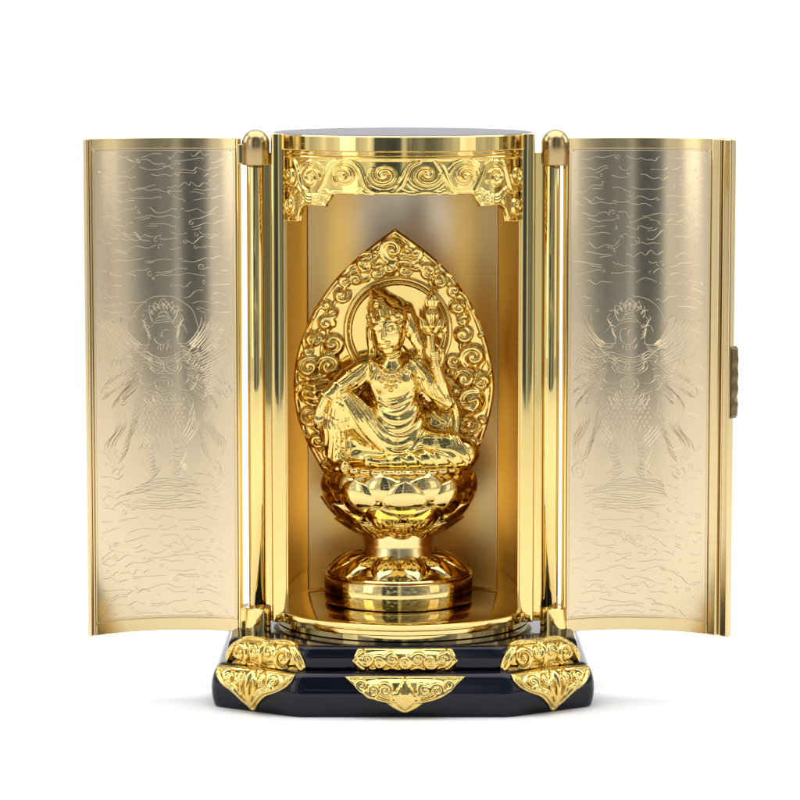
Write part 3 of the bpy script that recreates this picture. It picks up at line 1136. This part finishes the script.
# ---- back plate (mandorla) with cloud scrolls
lf = [(395, 227), (371, 245), (346, 267), (326, 290), (310, 318), (298, 350), (293.5, 385), (297, 415), (307, 442), (323, 472)]
rt = [(395, 227), (420, 245), (445, 267), (465, 292), (480, 322), (490, 355), (494, 385), (490.5, 413), (482, 441), (468, 472)]
ol = np.vstack([cat(rt, 8), cat(lf, 8)[::-1]])
md = Sculpt(288, 500, 221, 477, -8, 12, 0.72)
md.plate([tuple(p) for p in ol], -5.5, 0.5, 1.0)
md.surf()
cen = np.array([395.0, 372.0])
inr = cen + (ol - cen) * 0.975
md.stroke(np.vstack([inr, inr[:1]]), 1.9, 0.5, 1.2)
HC = (398.0, 330.0)
sw = [(392, 249, 12, 1), (416, 253, 8.5, -1), (366, 264, 9.5, -1), (345, 280, 11, 1), (326, 304, 13, -1), (313, 338, 10, 1), (333, 343, 8.5, -1), (309, 366, 9, -1), (329, 365, 9, 1),
      (307, 392, 9, 1), (323, 392, 8, -1), (311, 417, 9, -1), (326, 416, 7, 1), (318, 440, 7, 1), (331, 452, 6, 1),
      (437, 264, 9.5, 1), (455, 283, 10, -1), (471, 309, 10, 1), (457, 306, 6, 1), (480, 335, 8.5, -1), (463, 334, 7, 1), (473, 356, 10.5, 1), (482, 380, 8, -1), (464, 378, 8, 1), (471, 401, 11, -1),
      (482, 420, 6, 1), (466, 424, 8, 1), (472, 444, 6.5, -1), (460, 448, 6, 1), (455, 464, 5, 1)]
def in_poly(x, y):
    ins_ = False
    for a_, b_ in zip(ol, np.roll(ol, -1, axis=0)):
        if (a_[1] > y) != (b_[1] > y) and x < (b_[0] - a_[0]) * (y - a_[1]) / (b_[1] - a_[1] + 1e-12) + a_[0]:
            ins_ = not ins_
    return ins_


def rim_d(x, y):
    return float(np.min(np.hypot(ol[:, 0] - x, ol[:, 1] - y)))


sw = [(cx, cy, min(r * 1.3, rim_d(cx, cy) - 2.5), d) for cx, cy, r, d in sw]
for tries in range(4000):
    x, y = rnd.uniform(294, 494), rnd.uniform(232, 468)
    if not in_poly(x, y) or math.hypot(x - HC[0], y - HC[1]) < 60 or (345 < x < 450 and y > 330):
        continue
    gap = min([rim_d(x, y) - 2.5, math.hypot(x - HC[0], y - HC[1]) - 55] + [math.hypot(x - a_, y - b_) - c_ for a_, b_, c_, _ in sw])
    if gap > 4.2:
        sw.append((x, y, min(gap * 1.15, 8), rnd.choice((-1, 1))))
for i, (cx, cy, r, d) in enumerate(sw):
    a0 = rnd.uniform(0, 360)
    md.ellipsoid((cx, cy, 0.0), (r * 0.98, r * 0.92, 2.2 + 0.30 * r), 2.0)
    md.surf()
    kk = min(1.0, r / 9.0)
    md.stroke(spiral(cx, cy, r, rnd.uniform(0.95, 1.1) + 0.3 * kk, a0, d, rnd.uniform(0.8, 0.98)), [2.4 * kk, 3.0 * kk, 2.2 * kk], 0.9, 1.6, default=0.5)
    md.ellipsoid((cx, cy, 2.2 + 0.30 * r), (2.4 * kk, 2.4 * kk, 2.4 * kk), 0.8)
    # trailing wisps that tie one scroll to the next
    tx, ty = -(cy - 350), (cx - 395)
    ln = math.hypot(tx, ty)
    tx, ty = tx / ln * d, ty / ln * d
    for q in range(1 if i % 2 else 2):
        ox, oy = (cx - 395) / ln * (3 - 7 * q), (cy - 350) / ln * (3 - 7 * q)
        b0 = np.array([cx + ox + tx * r * 0.7, cy + oy + ty * r * 0.7])
        md.stroke(cat([b0, b0 + np.array([tx * 6 + ox * 0.4, ty * 6 + oy * 0.4]), b0 + np.array([tx * 13 - ox * 0.2, ty * 13 - oy * 0.2])]), [1.7, 1.5, 0.8], 0.4, 1.0, default=0.5)
# ribbed mist low on the left, and small filler ripples
for i in range(9):
    y = 376 + i * 6.5
    md.stroke(cat([(300 + i * 1.5, y), (312 + i, y + 2.5), (326 + i * 0.6, y - 0.5)]), [1.0, 2.2, 1.0], 0.4, 1.2, default=0.5)
for i in range(9):
    y = 400 + i * 5.5
    md.stroke(cat([(452 + i * 0.5, y), (462, y + 2.2), (476 - i * 1.2, y - 1)]), [0.9, 1.7, 0.9], 0.4, 1.0, default=0.5)
# inside the halo: flat disc, then the ring
sl = md.sl((HC[0] - 53, HC[1] - 53, -8), (HC[0] + 53, HC[1] + 53, 12))
X, Y, W = md.grid(sl)
dist = np.sqrt((X - HC[0]) ** 2 + (Y - HC[1]) ** 2)
cyl = np.maximum(dist - 49, 0.6 - W).astype(np.float32)
md.F[sl] = np.maximum(md.F[sl], -cyl)
md.surf()
th = np.linspace(0, 2 * np.pi, 140)
md.tube(np.c_[HC[0] + 52 * np.cos(th), HC[1] + 52 * np.sin(th), np.full(140, 2.4)], 2.6, 0.6)
md.tube(np.c_[HC[0] + 47.6 * np.cos(th), HC[1] + 47.6 * np.sin(th), np.full(140, 1.0)], 1.3, 0.6)
md.trim(0.2)
V, Q = md.mesh(2)
YM = YS + 2.0
back = link('back_plate', from_px(V, YM), Q[:, ::-1], M_CAST, statue, angle=0)
fix(back)

# ---- the seated figure: one continuous body
fg = Sculpt(308, 486, 282, 474, -3, 66, 0.72)
E, T = fg.ellipsoid, fg.tube
# torso, leaning a little to its right
E((401, 444, 26), (40, 22, 24), 4)
E((399, 418, 27), (26, 27, 18), 9)
E((392, 384, 26), (27, 25, 17), 10)
E((381, 381, 36), (11, 10, 8), 7)
E((403, 382, 36), (11, 10, 8), 7)
E((397, 424, 37), (17, 17, 9), 7)
T([(391, 362, 27), (391.5, 348, 29)], [9.5, 8.5], 5)
# shoulders and arms
E((367, 368, 25), (12, 11, 11), 7)
E((416, 370, 24), (12, 11, 11), 7)
T([(366, 368, 26), (350, 378, 34), (338, 388, 44)], [12.5, 11.5, 9.5], 4)
T([(339, 389, 44), (328, 396, 51), (322, 407, 52)], [7.5, 6.0, 4.8], 3)
T([(418, 371, 25), (434, 387, 30), (445, 402, 36)], [12.0, 11.0, 9.0], 4)
T([(445, 402, 36), (441, 383, 42), (435, 364, 45)], [7.8, 6.2, 4.8], 3)
# raised leg
T([(386, 446, 28), (360, 420, 36), (338, 399, 36)], [21, 18, 14], 7)
T([(337, 399, 36), (334, 428, 38), (337, 455, 38)], [14, 12.5, 10], 6)
T([(338, 459, 40), (346, 464, 52)], [7, 5.2], 4)
# folded leg
T([(420, 446, 28), (448, 448, 36), (464, 452, 38)], [20, 18, 14.5], 7)
T([(463, 456, 42), (430, 459, 50), (396, 461, 52)], [13, 11, 8.5], 5)
T([(396, 461, 52), (380, 462, 54), (369, 460, 53)], [6.8, 5.4, 4.0], 3)
# robe spread between the legs and over the seat
E((358, 450, 26), (30, 19, 17), 7)
E((440, 428, 12), (19, 26, 13), 6)
E((399, 458, 34), (52, 10, 18), 6)
# head
E((391, 331, 34), (17, 21.5, 18), 3, rot=-6)
E((390.5, 339.5, 36.5), (14, 13, 15), 4, rot=-6)
# hair mass and side locks
E((392, 318, 27), (19.5, 14, 17), 2, rot=-6)
T([(373, 318, 22), (370, 338, 20), (369, 356, 20)], [5.5, 4.8, 4], 3)
T([(410, 318, 22), (414, 338, 21), (420, 358, 20)], [6.5, 6.5, 5], 3)
T([(378, 308, 24), (400, 318, 22), (422, 346, 16)], [8, 7, 5], 3)
fg.surf()
SK = fg.stroke
# face
SK(cat([(381, 326), (385, 323.6), (389.5, 326)]), [0.8, 1.3, 0.8], 0.3, 1.0)
SK(cat([(394.5, 325.5), (399, 322.8), (403.2, 325)]), [0.8, 1.3, 0.8], 0.3, 1.0)
SK([(391.6, 326), (391.4, 331), (391, 336.5)], [0.8, 1.3, 2.1], 0.5, 1.3)
for x in (385.2, 398.8):
    fg.ellipsoid((x, 330, float(fg.h(x, 330)) + 0.2), (4.4, 2.0, 1.5), 1.2, cut=True)
    fg.ellipsoid((x, 330.2, float(fg.h(x, 330)) - 1.0), (3.6, 1.7, 1.6), 0.6)
    SK(cat([(x - 4.6, 330.4), (x, 332), (x + 4.6, 329.9)]), 0.65, 0.2, 0.5)
SK(cat([(386.4, 342.6), (389.5, 341.4), (391.2, 342), (393, 341.2), (396.4, 342)]), [0.8, 1.5, 0.8], 0.3, 0.6)
SK(cat([(387.5, 345), (391.4, 346.4), (395.2, 344.6)]), [0.8, 1.6, 0.8], 0.2, 0.6)
SK([(386.2, 343.8), (391.3, 343.9), (396.6, 343.2)], 0.55, 0.4, 0.4, cut=True)
fg.ellipsoid((391.6, 350.3, float(fg.h(391.6, 350)) - 0.6), (5, 3.6, 3.2), 2.0)
fg.ellipsoid((391.5, 321.5, float(fg.h(391.5, 321.5)) + 0.3), (1.4, 1.4, 1.2), 0.4)
# long ear lobes
SK(cat([(376, 328), (374.6, 335), (376, 344)]), [2.2, 2.0, 2.6], 1.2, 0.8)
SK(cat([(406.4, 326), (408.6, 333), (408, 343)]), [2.2, 2.0, 2.6], 1.2, 0.8)
# hair strands
for q in range(7):
    SK(cat([(391 - 2.4 * q, 312), (382 - 1.6 * q, 314 + q), (376 - 0.6 * q, 322 + 2 * q)]), [0.7, 1.1, 0.7], 0.4, 0.6)
    SK(cat([(392 + 2.4 * q, 311.5), (401 + 1.6 * q, 314 + q), (407 + 0.9 * q, 322 + 2 * q)]), [0.7, 1.1, 0.7], 0.4, 0.6)
for q in range(5):
    SK(cat([(405 + 2 * q, 322 + 2 * q), (410 + 2.2 * q, 336 + q), (413 + 2.6 * q, 352 + q)]), [0.9, 1.3, 0.9], 0.4, 0.7)
    SK(cat([(369 + 1.7 * q, 322 + q), (367.5 + 1.6 * q, 338), (366.5 + 1.5 * q, 353)]), [0.8, 1.1, 0.8], 0.4, 0.7)
for q in range(4):
    SK(cat([(411 + 2.0 * q, 326), (415 + 2 * q, 334), (412.5 + 2 * q, 342), (417 + 2 * q, 350), (414 + 2.4 * q, 358)]), [1.0, 1.7, 1.1], 0.5, 0.7, default=14)
    SK(cat([(372 - 1.6 * q, 324), (369 - 1.0 * q, 333), (371 - 1.4 * q, 342), (367 - 1.0 * q, 350), (369 - 1.6 * q, 357)]), [1.0, 1.5, 1.0], 0.5, 0.7, default=14)
# neck creases
for y in (354, 358):
    SK(cat([(383.5, y - 1.5), (391.5, y + 1), (399.5, y - 2)]), 1.1, 0.2, 0.8)
# necklace
SK(cat([(375, 360), (380, 369), (391, 374), (402, 369), (408, 360)]), 1.8, 0.4, 0.9)
for t in np.linspace(0, 1, 15):
    p = cat([(373, 361), (379, 372), (391, 378), (403, 372), (410, 361)], 10)[int(t * 40)]
    fg.ellipsoid((p[0], p[1], float(fg.h(p[0], p[1])) + 1.2), (1.8, 1.8, 1.8), 0.5)
for x, y, r in ((391, 383, 3.4), (391, 389, 2.2), (382, 380, 2.2), (400, 380, 2.2), (386, 386, 1.6), (396, 386, 1.6)):
    fg.ellipsoid((x, y, float(fg.h(x, y)) + 1.0), (r, r, r * 0.8), 0.6)
# armlets and bracelets
SK([(350, 371), (359, 388)], 1.6, 0.6, 0.6)
SK([(428, 374), (421, 390)], 1.6, 0.6, 0.6)
SK([(432, 367), (440, 365)], 1.5, 0.6, 0.6)
SK([(323, 393), (332, 400)], 1.5, 0.6, 0.6)
fg.surf()
# shawl: bands from the neck over the upper arm, and down the far shoulder
for q in range(5):
    SK(cat([(384 - 2.4 * q, 353 + 1.2 * q), (371 - 2.0 * q, 362 + 1.6 * q), (356 - 1.2 * q, 373 + 2.4 * q), (341 - 0.5 * q, 384 + 3.0 * q)]), [1.2, 2.3, 1.6], 0.7, 0.9)
for q in range(5):
    SK(cat([(400 + 2.6 * q, 353 + 1.0 * q), (413 + 2.4 * q, 362 + 1.4 * q), (425 + 2.2 * q, 376 + 1.8 * q), (433 + 2.6 * q, 392 + 1.6 * q)]), [1.2, 2.1, 1.4], 0.7, 0.9)
for q in range(4):
    SK(cat([(380 - 1.5 * q, 356), (377 - 1.2 * q, 368 + q), (372 + 0.5 * q, 382 + 2 * q), (373 + 2.5 * q, 394 + 2 * q)]), [1.0, 1.8, 1.2], 0.5, 0.9)
    SK(cat([(403 + 1.5 * q, 356), (408 + 1.4 * q, 368), (412 + q, 382 + q), (414 - q, 396 + q)]), [1.0, 1.8, 1.2], 0.5, 0.9)
fg.surf()
# sash from the shoulder across the chest
for q in range(5):
    SK(cat([(371 - 1.5 * q, 356 + q * 2), (364 + 2 * q, 371 + 2.2 * q), (352 + 2.4 * q, 382 + 2.4 * q), (340 + 1.5 * q, 388 + 3.4 * q)]), [1.2, 1.6, 1.3], 0.5, 0.8)
for q in range(4):
    SK(cat([(374 + q * 2.2, 398 + q), (386 + q * 1.5, 401 + 1.5 * q), (404 + q, 397 + q), (415 + q * 1.6, 384 + 2 * q)]), [1.2, 1.9, 1.3], 0.4, 0.9)
# soft U-shaped folds hanging over the belly and lap
for q, (w_, d, r_) in enumerate(((19, 13, 2.2), (23, 21, 2.8), (25, 30, 2.4), (29, 38, 3.0), (31, 46, 2.6), (34, 53, 2.8))):
    sk_ = (-3, 2, -1, 3, 0, 2)[q]
    SK(cat([(396 - w_, 396 + 3.5 * q), (396 - 0.6 * w_ + sk_, 397 + 0.80 * d + 2), (398 + sk_, 399 + d), (398 + 0.58 * w_ + sk_, 396 + 0.82 * d), (399 + w_ * 1.02, 391 + 3.4 * q)]), [1.0, r_ * 0.9, r_, r_ * 0.8, 0.9], -0.5, 2.4, smooth=11)
# bright folds running down the raised thigh and shin
for q in range(6):
    SK(cat([(341 + 2 * q, 396 - 1.0 * q), (352 + 2.6 * q, 411 - 1.4 * q), (366 + 2.8 * q, 432 - 1.6 * q), (383 + 2 * q, 450 - 2 * q)]), [1.2, 2.0, 1.3], 0.3, 1.1)
for q in range(6):
    SK(cat([(329 + 3.0 * q, 398 + 1.5 * q), (325 + 4.0 * q, 418 + q), (327 + 4.4 * q, 436), (324 + 5.2 * q, 456)]), [1.0, 2.0, 1.2], 0.3, 1.1)
for q in range(4):
    SK(cat([(328 + q * 2, 412 + 9 * q), (337 + q, 420 + 9.5 * q), (350 + 2 * q, 418 + 9.5 * q)]), [0.9, 1.6, 0.9], 0.2, 1.0)
# folded leg drapery
for q in range(6):
    SK(cat([(404 + 3 * q, 440 + 0.6 * q), (426 + 2 * q, 436 + 2.2 * q), (446 + 1.2 * q, 438 + 2.2 * q), (464 + 0.8 * q, 446 + 2.4 * q)]), [1.0, 1.9, 1.1], 0.3, 1.0)
for q, (xa_, ya_, xb_, yb_) in enumerate(((408, 451, 424, 468), (424, 449, 436, 467), (436, 452, 455, 466), (450, 448, 466, 464), (398, 455, 408, 467))):
    SK(cat([(xa_, ya_), ((xa_ + xb_) / 2 + 2, (ya_ + yb_) / 2 - 2), (xb_, yb_)]), [0.9, 2.2, 1.0], -0.2, 1.8, smooth=9)
# sleeve and scarf folds on the far arm
for q in range(7):
    SK(cat([(418 + 3 * q, 378 + q), (424 + 3 * q, 390 + q), (433 + 2.4 * q, 397 + 1.4 * q), (446 + q, 396 + 2.2 * q)]), [0.9, 1.6, 0.9], 0.3, 0.9)
for q in range(5):
    SK(cat([(420 + 3.2 * q, 398 + 2.5 * q), (430 + 3 * q, 410 + 2.4 * q), (446 + 1.6 * q, 412 + 2.0 * q)]), [1.0, 1.9, 1.0], 0.3, 1.0, default=8)
for q in range(4):
    SK(cat([(447 + 2.5 * q, 398), (450 + 2.4 * q, 414), (445 + 3 * q, 430), (452 + 3.4 * q, 446)]), [1.0, 2.2, 1.4], 0.5, 1.0, default=6)
# toes
for q in range(5):
    T([(372 - 0.4 * q, 456.5 + 1.9 * q, 55), (366.5, 456 + 1.9 * q, 55.5)], [1.7, 1.3], 0.6)
    T([(342 + 2.2 * q, 466, 54), (342.5 + 2.4 * q, 467.5, 57.5)], [1.7, 1.3], 0.6)
# the hand hanging over the raised knee: palm, four bent fingers and a thumb
E((321, 411, 53), (4.4, 5.6, 3.2), 2, rot=12)
for q in range(4):
    x = 317.6 + 2.3 * q
    ln = (9.0, 11.0, 11.5, 10.0)[q]
    T([(x, 414, 53.5), (x - 1.2, 414 + ln * 0.55, 54.5), (x - 0.6, 414 + ln, 52.6)], [1.45, 1.3, 1.0], 0.6)
T([(324.4, 409, 54), (327.6, 413, 55.5), (327.2, 417.5, 55.6)], [1.7, 1.5, 1.1], 0.7)
# the hand that holds the lotus stem
E((434.5, 357, 46), (4.2, 5.4, 3.4), 2, rot=-8)
for q in range(4):
    y = 353.2 + 2.2 * q
    T([(437.6, y, 46.5), (436.6, y - 1.0, 50.4), (432.2, y - 0.6, 51.2), (430.4, y, 48.4)], [1.35, 1.3, 1.2, 0.95], 0.5)
T([(431.4, 357, 48), (430.6, 352, 50.4), (432.6, 348.6, 50.6)], [1.6, 1.4, 1.1], 0.6)


def head_turn(V):
    """tilt the head to its right and turn it a little that way"""
    V = V.copy()
    t = np.clip((364 - V[:, 1]) / 14, 0, 1)
    t = t * t * (3 - 2 * t) * np.clip((428 - V[:, 0]) / 6, 0, 1)
    for ax, (i0, i1), piv, ang_ in ((0, (0, 2), (391, 24), -0.26), (1, (0, 1), (392, 358), -0.13)):
        a = ang_ * t
        p, q = V[:, i0] - piv[0], V[:, i1] - piv[1]
        V[:, i0], V[:, i1] = piv[0] + p * np.cos(a) - q * np.sin(a) * (1 if ax else -1), piv[1] + q * np.cos(a) + p * np.sin(a) * (1 if ax else -1)
    V[:, 0] += 3.0 * t
    return V


V, Q = fg.mesh(2)
V = head_turn(V)
body = link('seated_figure', from_px(V, YM), Q[:, ::-1], M_CAST, statue, angle=0)
fix(body)

# ---- tall pointed crown
cr = Sculpt(360, 430, 282, 326, 6, 62, 0.6)
cr.tube([(391, 317, 30), (385, 303, 27), (378, 288, 22)], [15, 10, 2.6], 2)
cr.tube([(384, 302, 24), (396, 309, 24), (410, 321, 22)], [8, 7.5, 6], 3)
cr.surf()
th = np.linspace(-8, 188, 40)
band = [(391 + 17.4 * math.cos(math.radians(a)), 317 + 1.5 + 2.2 * math.sin(math.radians(a) ), 30 + 17.6 * math.sin(math.radians(a))) for a in th]
cr.tube(band, 2.0, 0.8)
for i, a in enumerate((20, 55, 90, 125, 160)):
    x = 391 + 17 * math.cos(math.radians(a))
    w_ = 30 + 17 * math.sin(math.radians(a))
    hgt = (7, 10, 14, 10, 7)[i]
    cr.tube([(x, 318, w_), (x - 1.5, 318 - hgt * 0.6, w_ - 1.5), (x - 3, 318 - hgt, w_ - 4.5)], [3.4, 3.0, 0.9], 1.0)
    cr.ellipsoid((x, 316.5, w_ + 2.6), (2, 2, 1.6), 0.5)
for q in range(6):
    cr.stroke(cat([(374 + 0.6 * q, 291 + q * 3.4), (378 + 1.2 * q, 293 + q * 3.6), (384 + 3.0 * q, 297 + q * 2.4)]), [0.8, 1.4, 0.8], 0.3, 0.7, default=24)
for q in range(3):
    cr.stroke(spiral(380 + 5 * q, 300 + 3.5 * q, 3.6, 1.3, 90 * q, 1, n=18), 0.9, 0.5, 0.5, default=26)
V, Q = cr.mesh(2)
V = head_turn(V)
fix(link('crown', from_px(V, YM), Q[:, ::-1], M_CAST, body, angle=0))

# ---- lotus flower on its long stem
ls = Sculpt(414, 454, 284, 400, 14, 62, 0.6)
ls.tube(cat([(444, 398, 42), (438, 380, 48), (434, 358, 48.5), (432, 338, 42), (431.5, 322, 36)]), [1.5, 1.6, 1.4], 0.5)
ls.ellipsoid((431.5, 329, 36), (9.5, 7.5, 8.5), 1.0)
for a in range(0, 360, 45):
    c, s_ = math.cos(math.radians(a)), math.sin(math.radians(a))
    ls.tube([(431.5 + 4 * c, 331, 36 + 4 * s_), (431.5 + 9.5 * c, 326, 36 + 9 * s_), (431.5 + 11.5 * c, 319.5, 36 + 10.5 * s_)], [3.2, 3.2, 0.8], 0.8)
for a in range(22, 382, 60):
    c, s_ = math.cos(math.radians(a)), math.sin(math.radians(a))
    ls.tube([(431.5 + 3 * c, 322, 36 + 3 * s_), (431.5 + 5.0 * c, 315, 36 + 4.6 * s_), (431.5 + 2.6 * c, 307, 36 + 2.5 * s_)], [3.0, 2.8, 0.7], 0.8)
ls.ellipsoid((431.5, 301, 36), (6.5, 8.0, 6.0), 1.0)
ls.tube([(431.5, 296, 36), (431, 289, 35)], [4.2, 0.9], 1.5)
for a in range(0, 360, 40):
    c, s_ = math.cos(math.radians(a)), math.sin(math.radians(a))
    ls.tube([(431.5 + 5.0 * c, 306, 36 + 4.8 * s_), (431.5 + 6.6 * c, 301, 36 + 6.2 * s_), (431.5 + 3.2 * c, 294, 36 + 3 * s_)], [1.2, 1.4, 0.7], 0.5)
ls.tube(cat([(436, 352, 46), (441, 342, 40), (443, 334, 34)]), [1.3, 1.2, 1.0], 0.4)
ls.ellipsoid((443.4, 329, 32), (4.2, 5.2, 4.0), 0.8)
ls.tube([(443.4, 326, 32), (443.6, 320, 31)], [2.6, 0.7], 0.8)
V, Q = ls.mesh(2)
fix(link('lotus_flower', from_px(V, YM), Q[:, ::-1], M_CAST, statue, angle=0))

# ---- scarf ribbons hanging from the shoulders, free of the plate
sf = Sculpt(426, 472, 340, 470, 0, 56, 0.6)
sf.tube(cat([(436, 344, 24), (442, 352, 26), (438, 368, 22), (441, 384, 20), (452, 400, 22), (457, 420, 22), (455, 440, 28), (464, 456, 34), (462, 466, 36)]), [1.6, 3.2, 3.8, 3.4, 4.2, 4.2, 4.0, 3.4, 1.6], 0.6)
sf.surf()
for q in range(3):
    sf.stroke(cat([(437 + 1.6 * q, 348), (440 + 1.6 * q, 356), (436.5 + 1.6 * q, 369), (439.5 + 1.5 * q, 385), (450 + 1.8 * q, 400), (455 + 1.8 * q, 420), (453 + 1.9 * q, 440), (462 + 1.2 * q, 456)]), 0.8, 0.3, 0.6, default=22)
V, Q = sf.mesh(2)
fix(link('scarf', from_px(V, YM), Q[:, ::-1], M_CAST, body, angle=0))

# ================================================================== SETTING, LIGHT, CAMERA
# white seamless paper, from in front of the object to far behind it
pts = [(-2600.0, 0.0)] + [(y, 0.0) for y in np.linspace(-2000, 2400, 12)]
for q in np.linspace(0, math.pi / 2, 14)[1:]:
    pts.append((2400 + 1400 * math.sin(q), 1400 * (1 - math.cos(q))))
pts.append((3800, 4200))
V, F = [], []
for y, z in pts:
    V += [(-3600, y, z), (3600, y, z)]
for i in range(len(pts) - 1):
    F.append((2 * i, 2 * i + 1, 2 * i + 3, 2 * i + 2))
fl = link('floor', V, F, M_FLOOR)
fl['kind'] = 'structure'


def area(name, loc_, target, sx, sy, L, col=(1, 1, 1)):
    li = bpy.data.lights.new(name, 'AREA')
    li.shape = 'RECTANGLE'
    li.size, li.size_y = sx * S, sy * S
    li.energy = L * math.pi * sx * S * sy * S
    li.color = col
    o2 = bpy.data.objects.new(name, li)
    COL.objects.link(o2)
    o2.location = Vector(loc_) * S
    d = Vector(target) - Vector(loc_)
    o2.rotation_euler = d.to_track_quat('-Z', 'Y').to_euler()
    return o2


area('softbox', (0, 200, 3000), (0, 100, 0), 4200, 3600, 2.45)
area('softbox', (-3000, -2700, 1500), (0, 0, 350), 1100, 2600, 1.5, (1.0, 0.97, 0.93))
area('softbox', (3600, -2300, 1300), (0, 0, 350), 1200, 2200, 0.9, (1.0, 0.97, 0.93))
area('backdrop_lamp', (-3300, 600, 2200), (600, 3700, 1000), 1400, 2600, 4.2)
area('backdrop_lamp', (3300, 600, 2200), (-600, 3700, 1000), 1400, 2600, 4.2)

w = bpy.data.worlds.new('World')
scene.world = w
w.use_nodes = True
nt = w.node_tree
N, L = nt.nodes, nt.links
bg = N['Background']
tc = N.new('ShaderNodeTexCoord')
sep = N.new('ShaderNodeSeparateXYZ')
L.new(tc.outputs['Generated'], sep.inputs['Vector'])
# a dim studio: dark behind the camera, light walls at the sides and back
at2 = N.new('ShaderNodeMath')
at2.operation = 'ARCTAN2'
neg = N.new('ShaderNodeMath')
neg.operation = 'MULTIPLY'
neg.inputs[1].default_value = -1
L.new(sep.outputs['Y'], neg.inputs[0])
L.new(sep.outputs['X'], at2.inputs[0])
L.new(neg.outputs[0], at2.inputs[1])
mr = N.new('ShaderNodeMapRange')
mr.inputs['From Min'].default_value = -math.pi
mr.inputs['From Max'].default_value = math.pi
L.new(at2.outputs[0], mr.inputs['Value'])
cr_ = N.new('ShaderNodeValToRGB')
L.new(mr.outputs['Result'], cr_.inputs['Fac'])
e = cr_.color_ramp.elements
stops = [(0.0, (1.0, 1.0, 1.0)), (0.20, (1.0, 1.0, 1.0)), (0.30, (0.83, 0.84, 0.87)), (0.422, (0.78, 0.80, 0.84)), (0.432, (0.085, 0.11, 0.15)), (0.495, (0.085, 0.11, 0.15)),
         (0.500, (0.70, 0.74, 0.80)), (0.508, (0.70, 0.74, 0.80)), (0.513, (0.22, 0.25, 0.30)), (0.590, (0.30, 0.33, 0.39)), (0.612, (0.57, 0.59, 0.62)), (0.72, (0.64, 0.65, 0.67)), (0.80, (1.0, 1.0, 1.0)), (1.0, (1.0, 1.0, 1.0))]
e[0].position, e[0].color = stops[0][0], (*stops[0][1], 1)
e[1].position, e[1].color = stops[-1][0], (*stops[-1][1], 1)
for p, c in stops[1:-1]:
    q = e.new(p)
    q.color = (*c, 1)
nz = N.new('ShaderNodeTexNoise')
nz.inputs['Scale'].default_value = 5.0
nz.inputs['Detail'].default_value = 3
L.new(tc.outputs['Generated'], nz.inputs['Vector'])
m2 = N.new('ShaderNodeMapRange')
m2.inputs['From Min'].default_value = 0.35
m2.inputs['From Max'].default_value = 0.7
m2.inputs['To Min'].default_value = 0.6
m2.inputs['To Max'].default_value = 1.4
L.new(nz.outputs['Fac'], m2.inputs['Value'])
mul = N.new('ShaderNodeVectorMath')
mul.operation = 'SCALE'
L.new(cr_.outputs['Color'], mul.inputs[0])
L.new(m2.outputs['Result'], mul.inputs['Scale'])
# clutter of the room seen in the dark part: small pale patches on black
vo = N.new('ShaderNodeTexVoronoi')
vo.distance = 'CHEBYCHEV'
vo.inputs['Scale'].default_value = 11.0
mpv = N.new('ShaderNodeMapping')
mpv.inputs['Scale'].default_value = (1.0, 1.0, 1.6)
L.new(tc.outputs['Generated'], mpv.inputs['Vector'])
L.new(mpv.outputs['Vector'], vo.inputs['Vector'])
sp = N.new('ShaderNodeSeparateColor')
L.new(vo.outputs['Color'], sp.inputs['Color'])
mv = N.new('ShaderNodeMapRange')
mv.inputs['From Min'].default_value = 0.84
mv.inputs['From Max'].default_value = 1.0
mv.inputs['To Min'].default_value = 0.0
mv.inputs['To Max'].default_value = 0.6
L.new(sp.outputs['Red'], mv.inputs['Value'])
mf = N.new('ShaderNodeMapRange')
mf.inputs['From Min'].default_value = -0.75
mf.inputs['From Max'].default_value = -0.9
L.new(sep.outputs['Y'], mf.inputs['Value'])
mm = N.new('ShaderNodeMath')
mm.operation = 'MULTIPLY'
L.new(mv.outputs['Result'], mm.inputs[0])
L.new(mf.outputs['Result'], mm.inputs[1])
ad = N.new('ShaderNodeVectorMath')
ad.operation = 'ADD'
L.new(mul.outputs['Vector'], ad.inputs[0])
L.new(mm.outputs[0], ad.inputs[1])
L.new(ad.outputs['Vector'], bg.inputs['Color'])
bg.inputs['Strength'].default_value = 1.0

cam_d = bpy.data.cameras.new('camera')
cam = bpy.data.objects.new('camera', cam_d)
COL.objects.link(cam)
cam.location = Vector((0, -D_CAM, H_CAM)) * S
cam.rotation_euler = (math.pi / 2 - TH, 0, 0)
cam_d.sensor_width = 36
cam_d.lens = FP / 800 * 36
cam_d.clip_start = 0.02
cam_d.clip_end = 50
scene.camera = cam

scene.view_settings.view_transform = 'Standard'
scene.view_settings.look = 'None'
scene.view_settings.exposure = 0.0
scene.view_settings.gamma = 1.0
scene.render.engine = 'CYCLES'
scene.cycles.use_denoising = True
scene.cycles.max_bounces = 12
scene.cycles.glossy_bounces = 8
scene.cycles.sample_clamp_indirect = 6.0
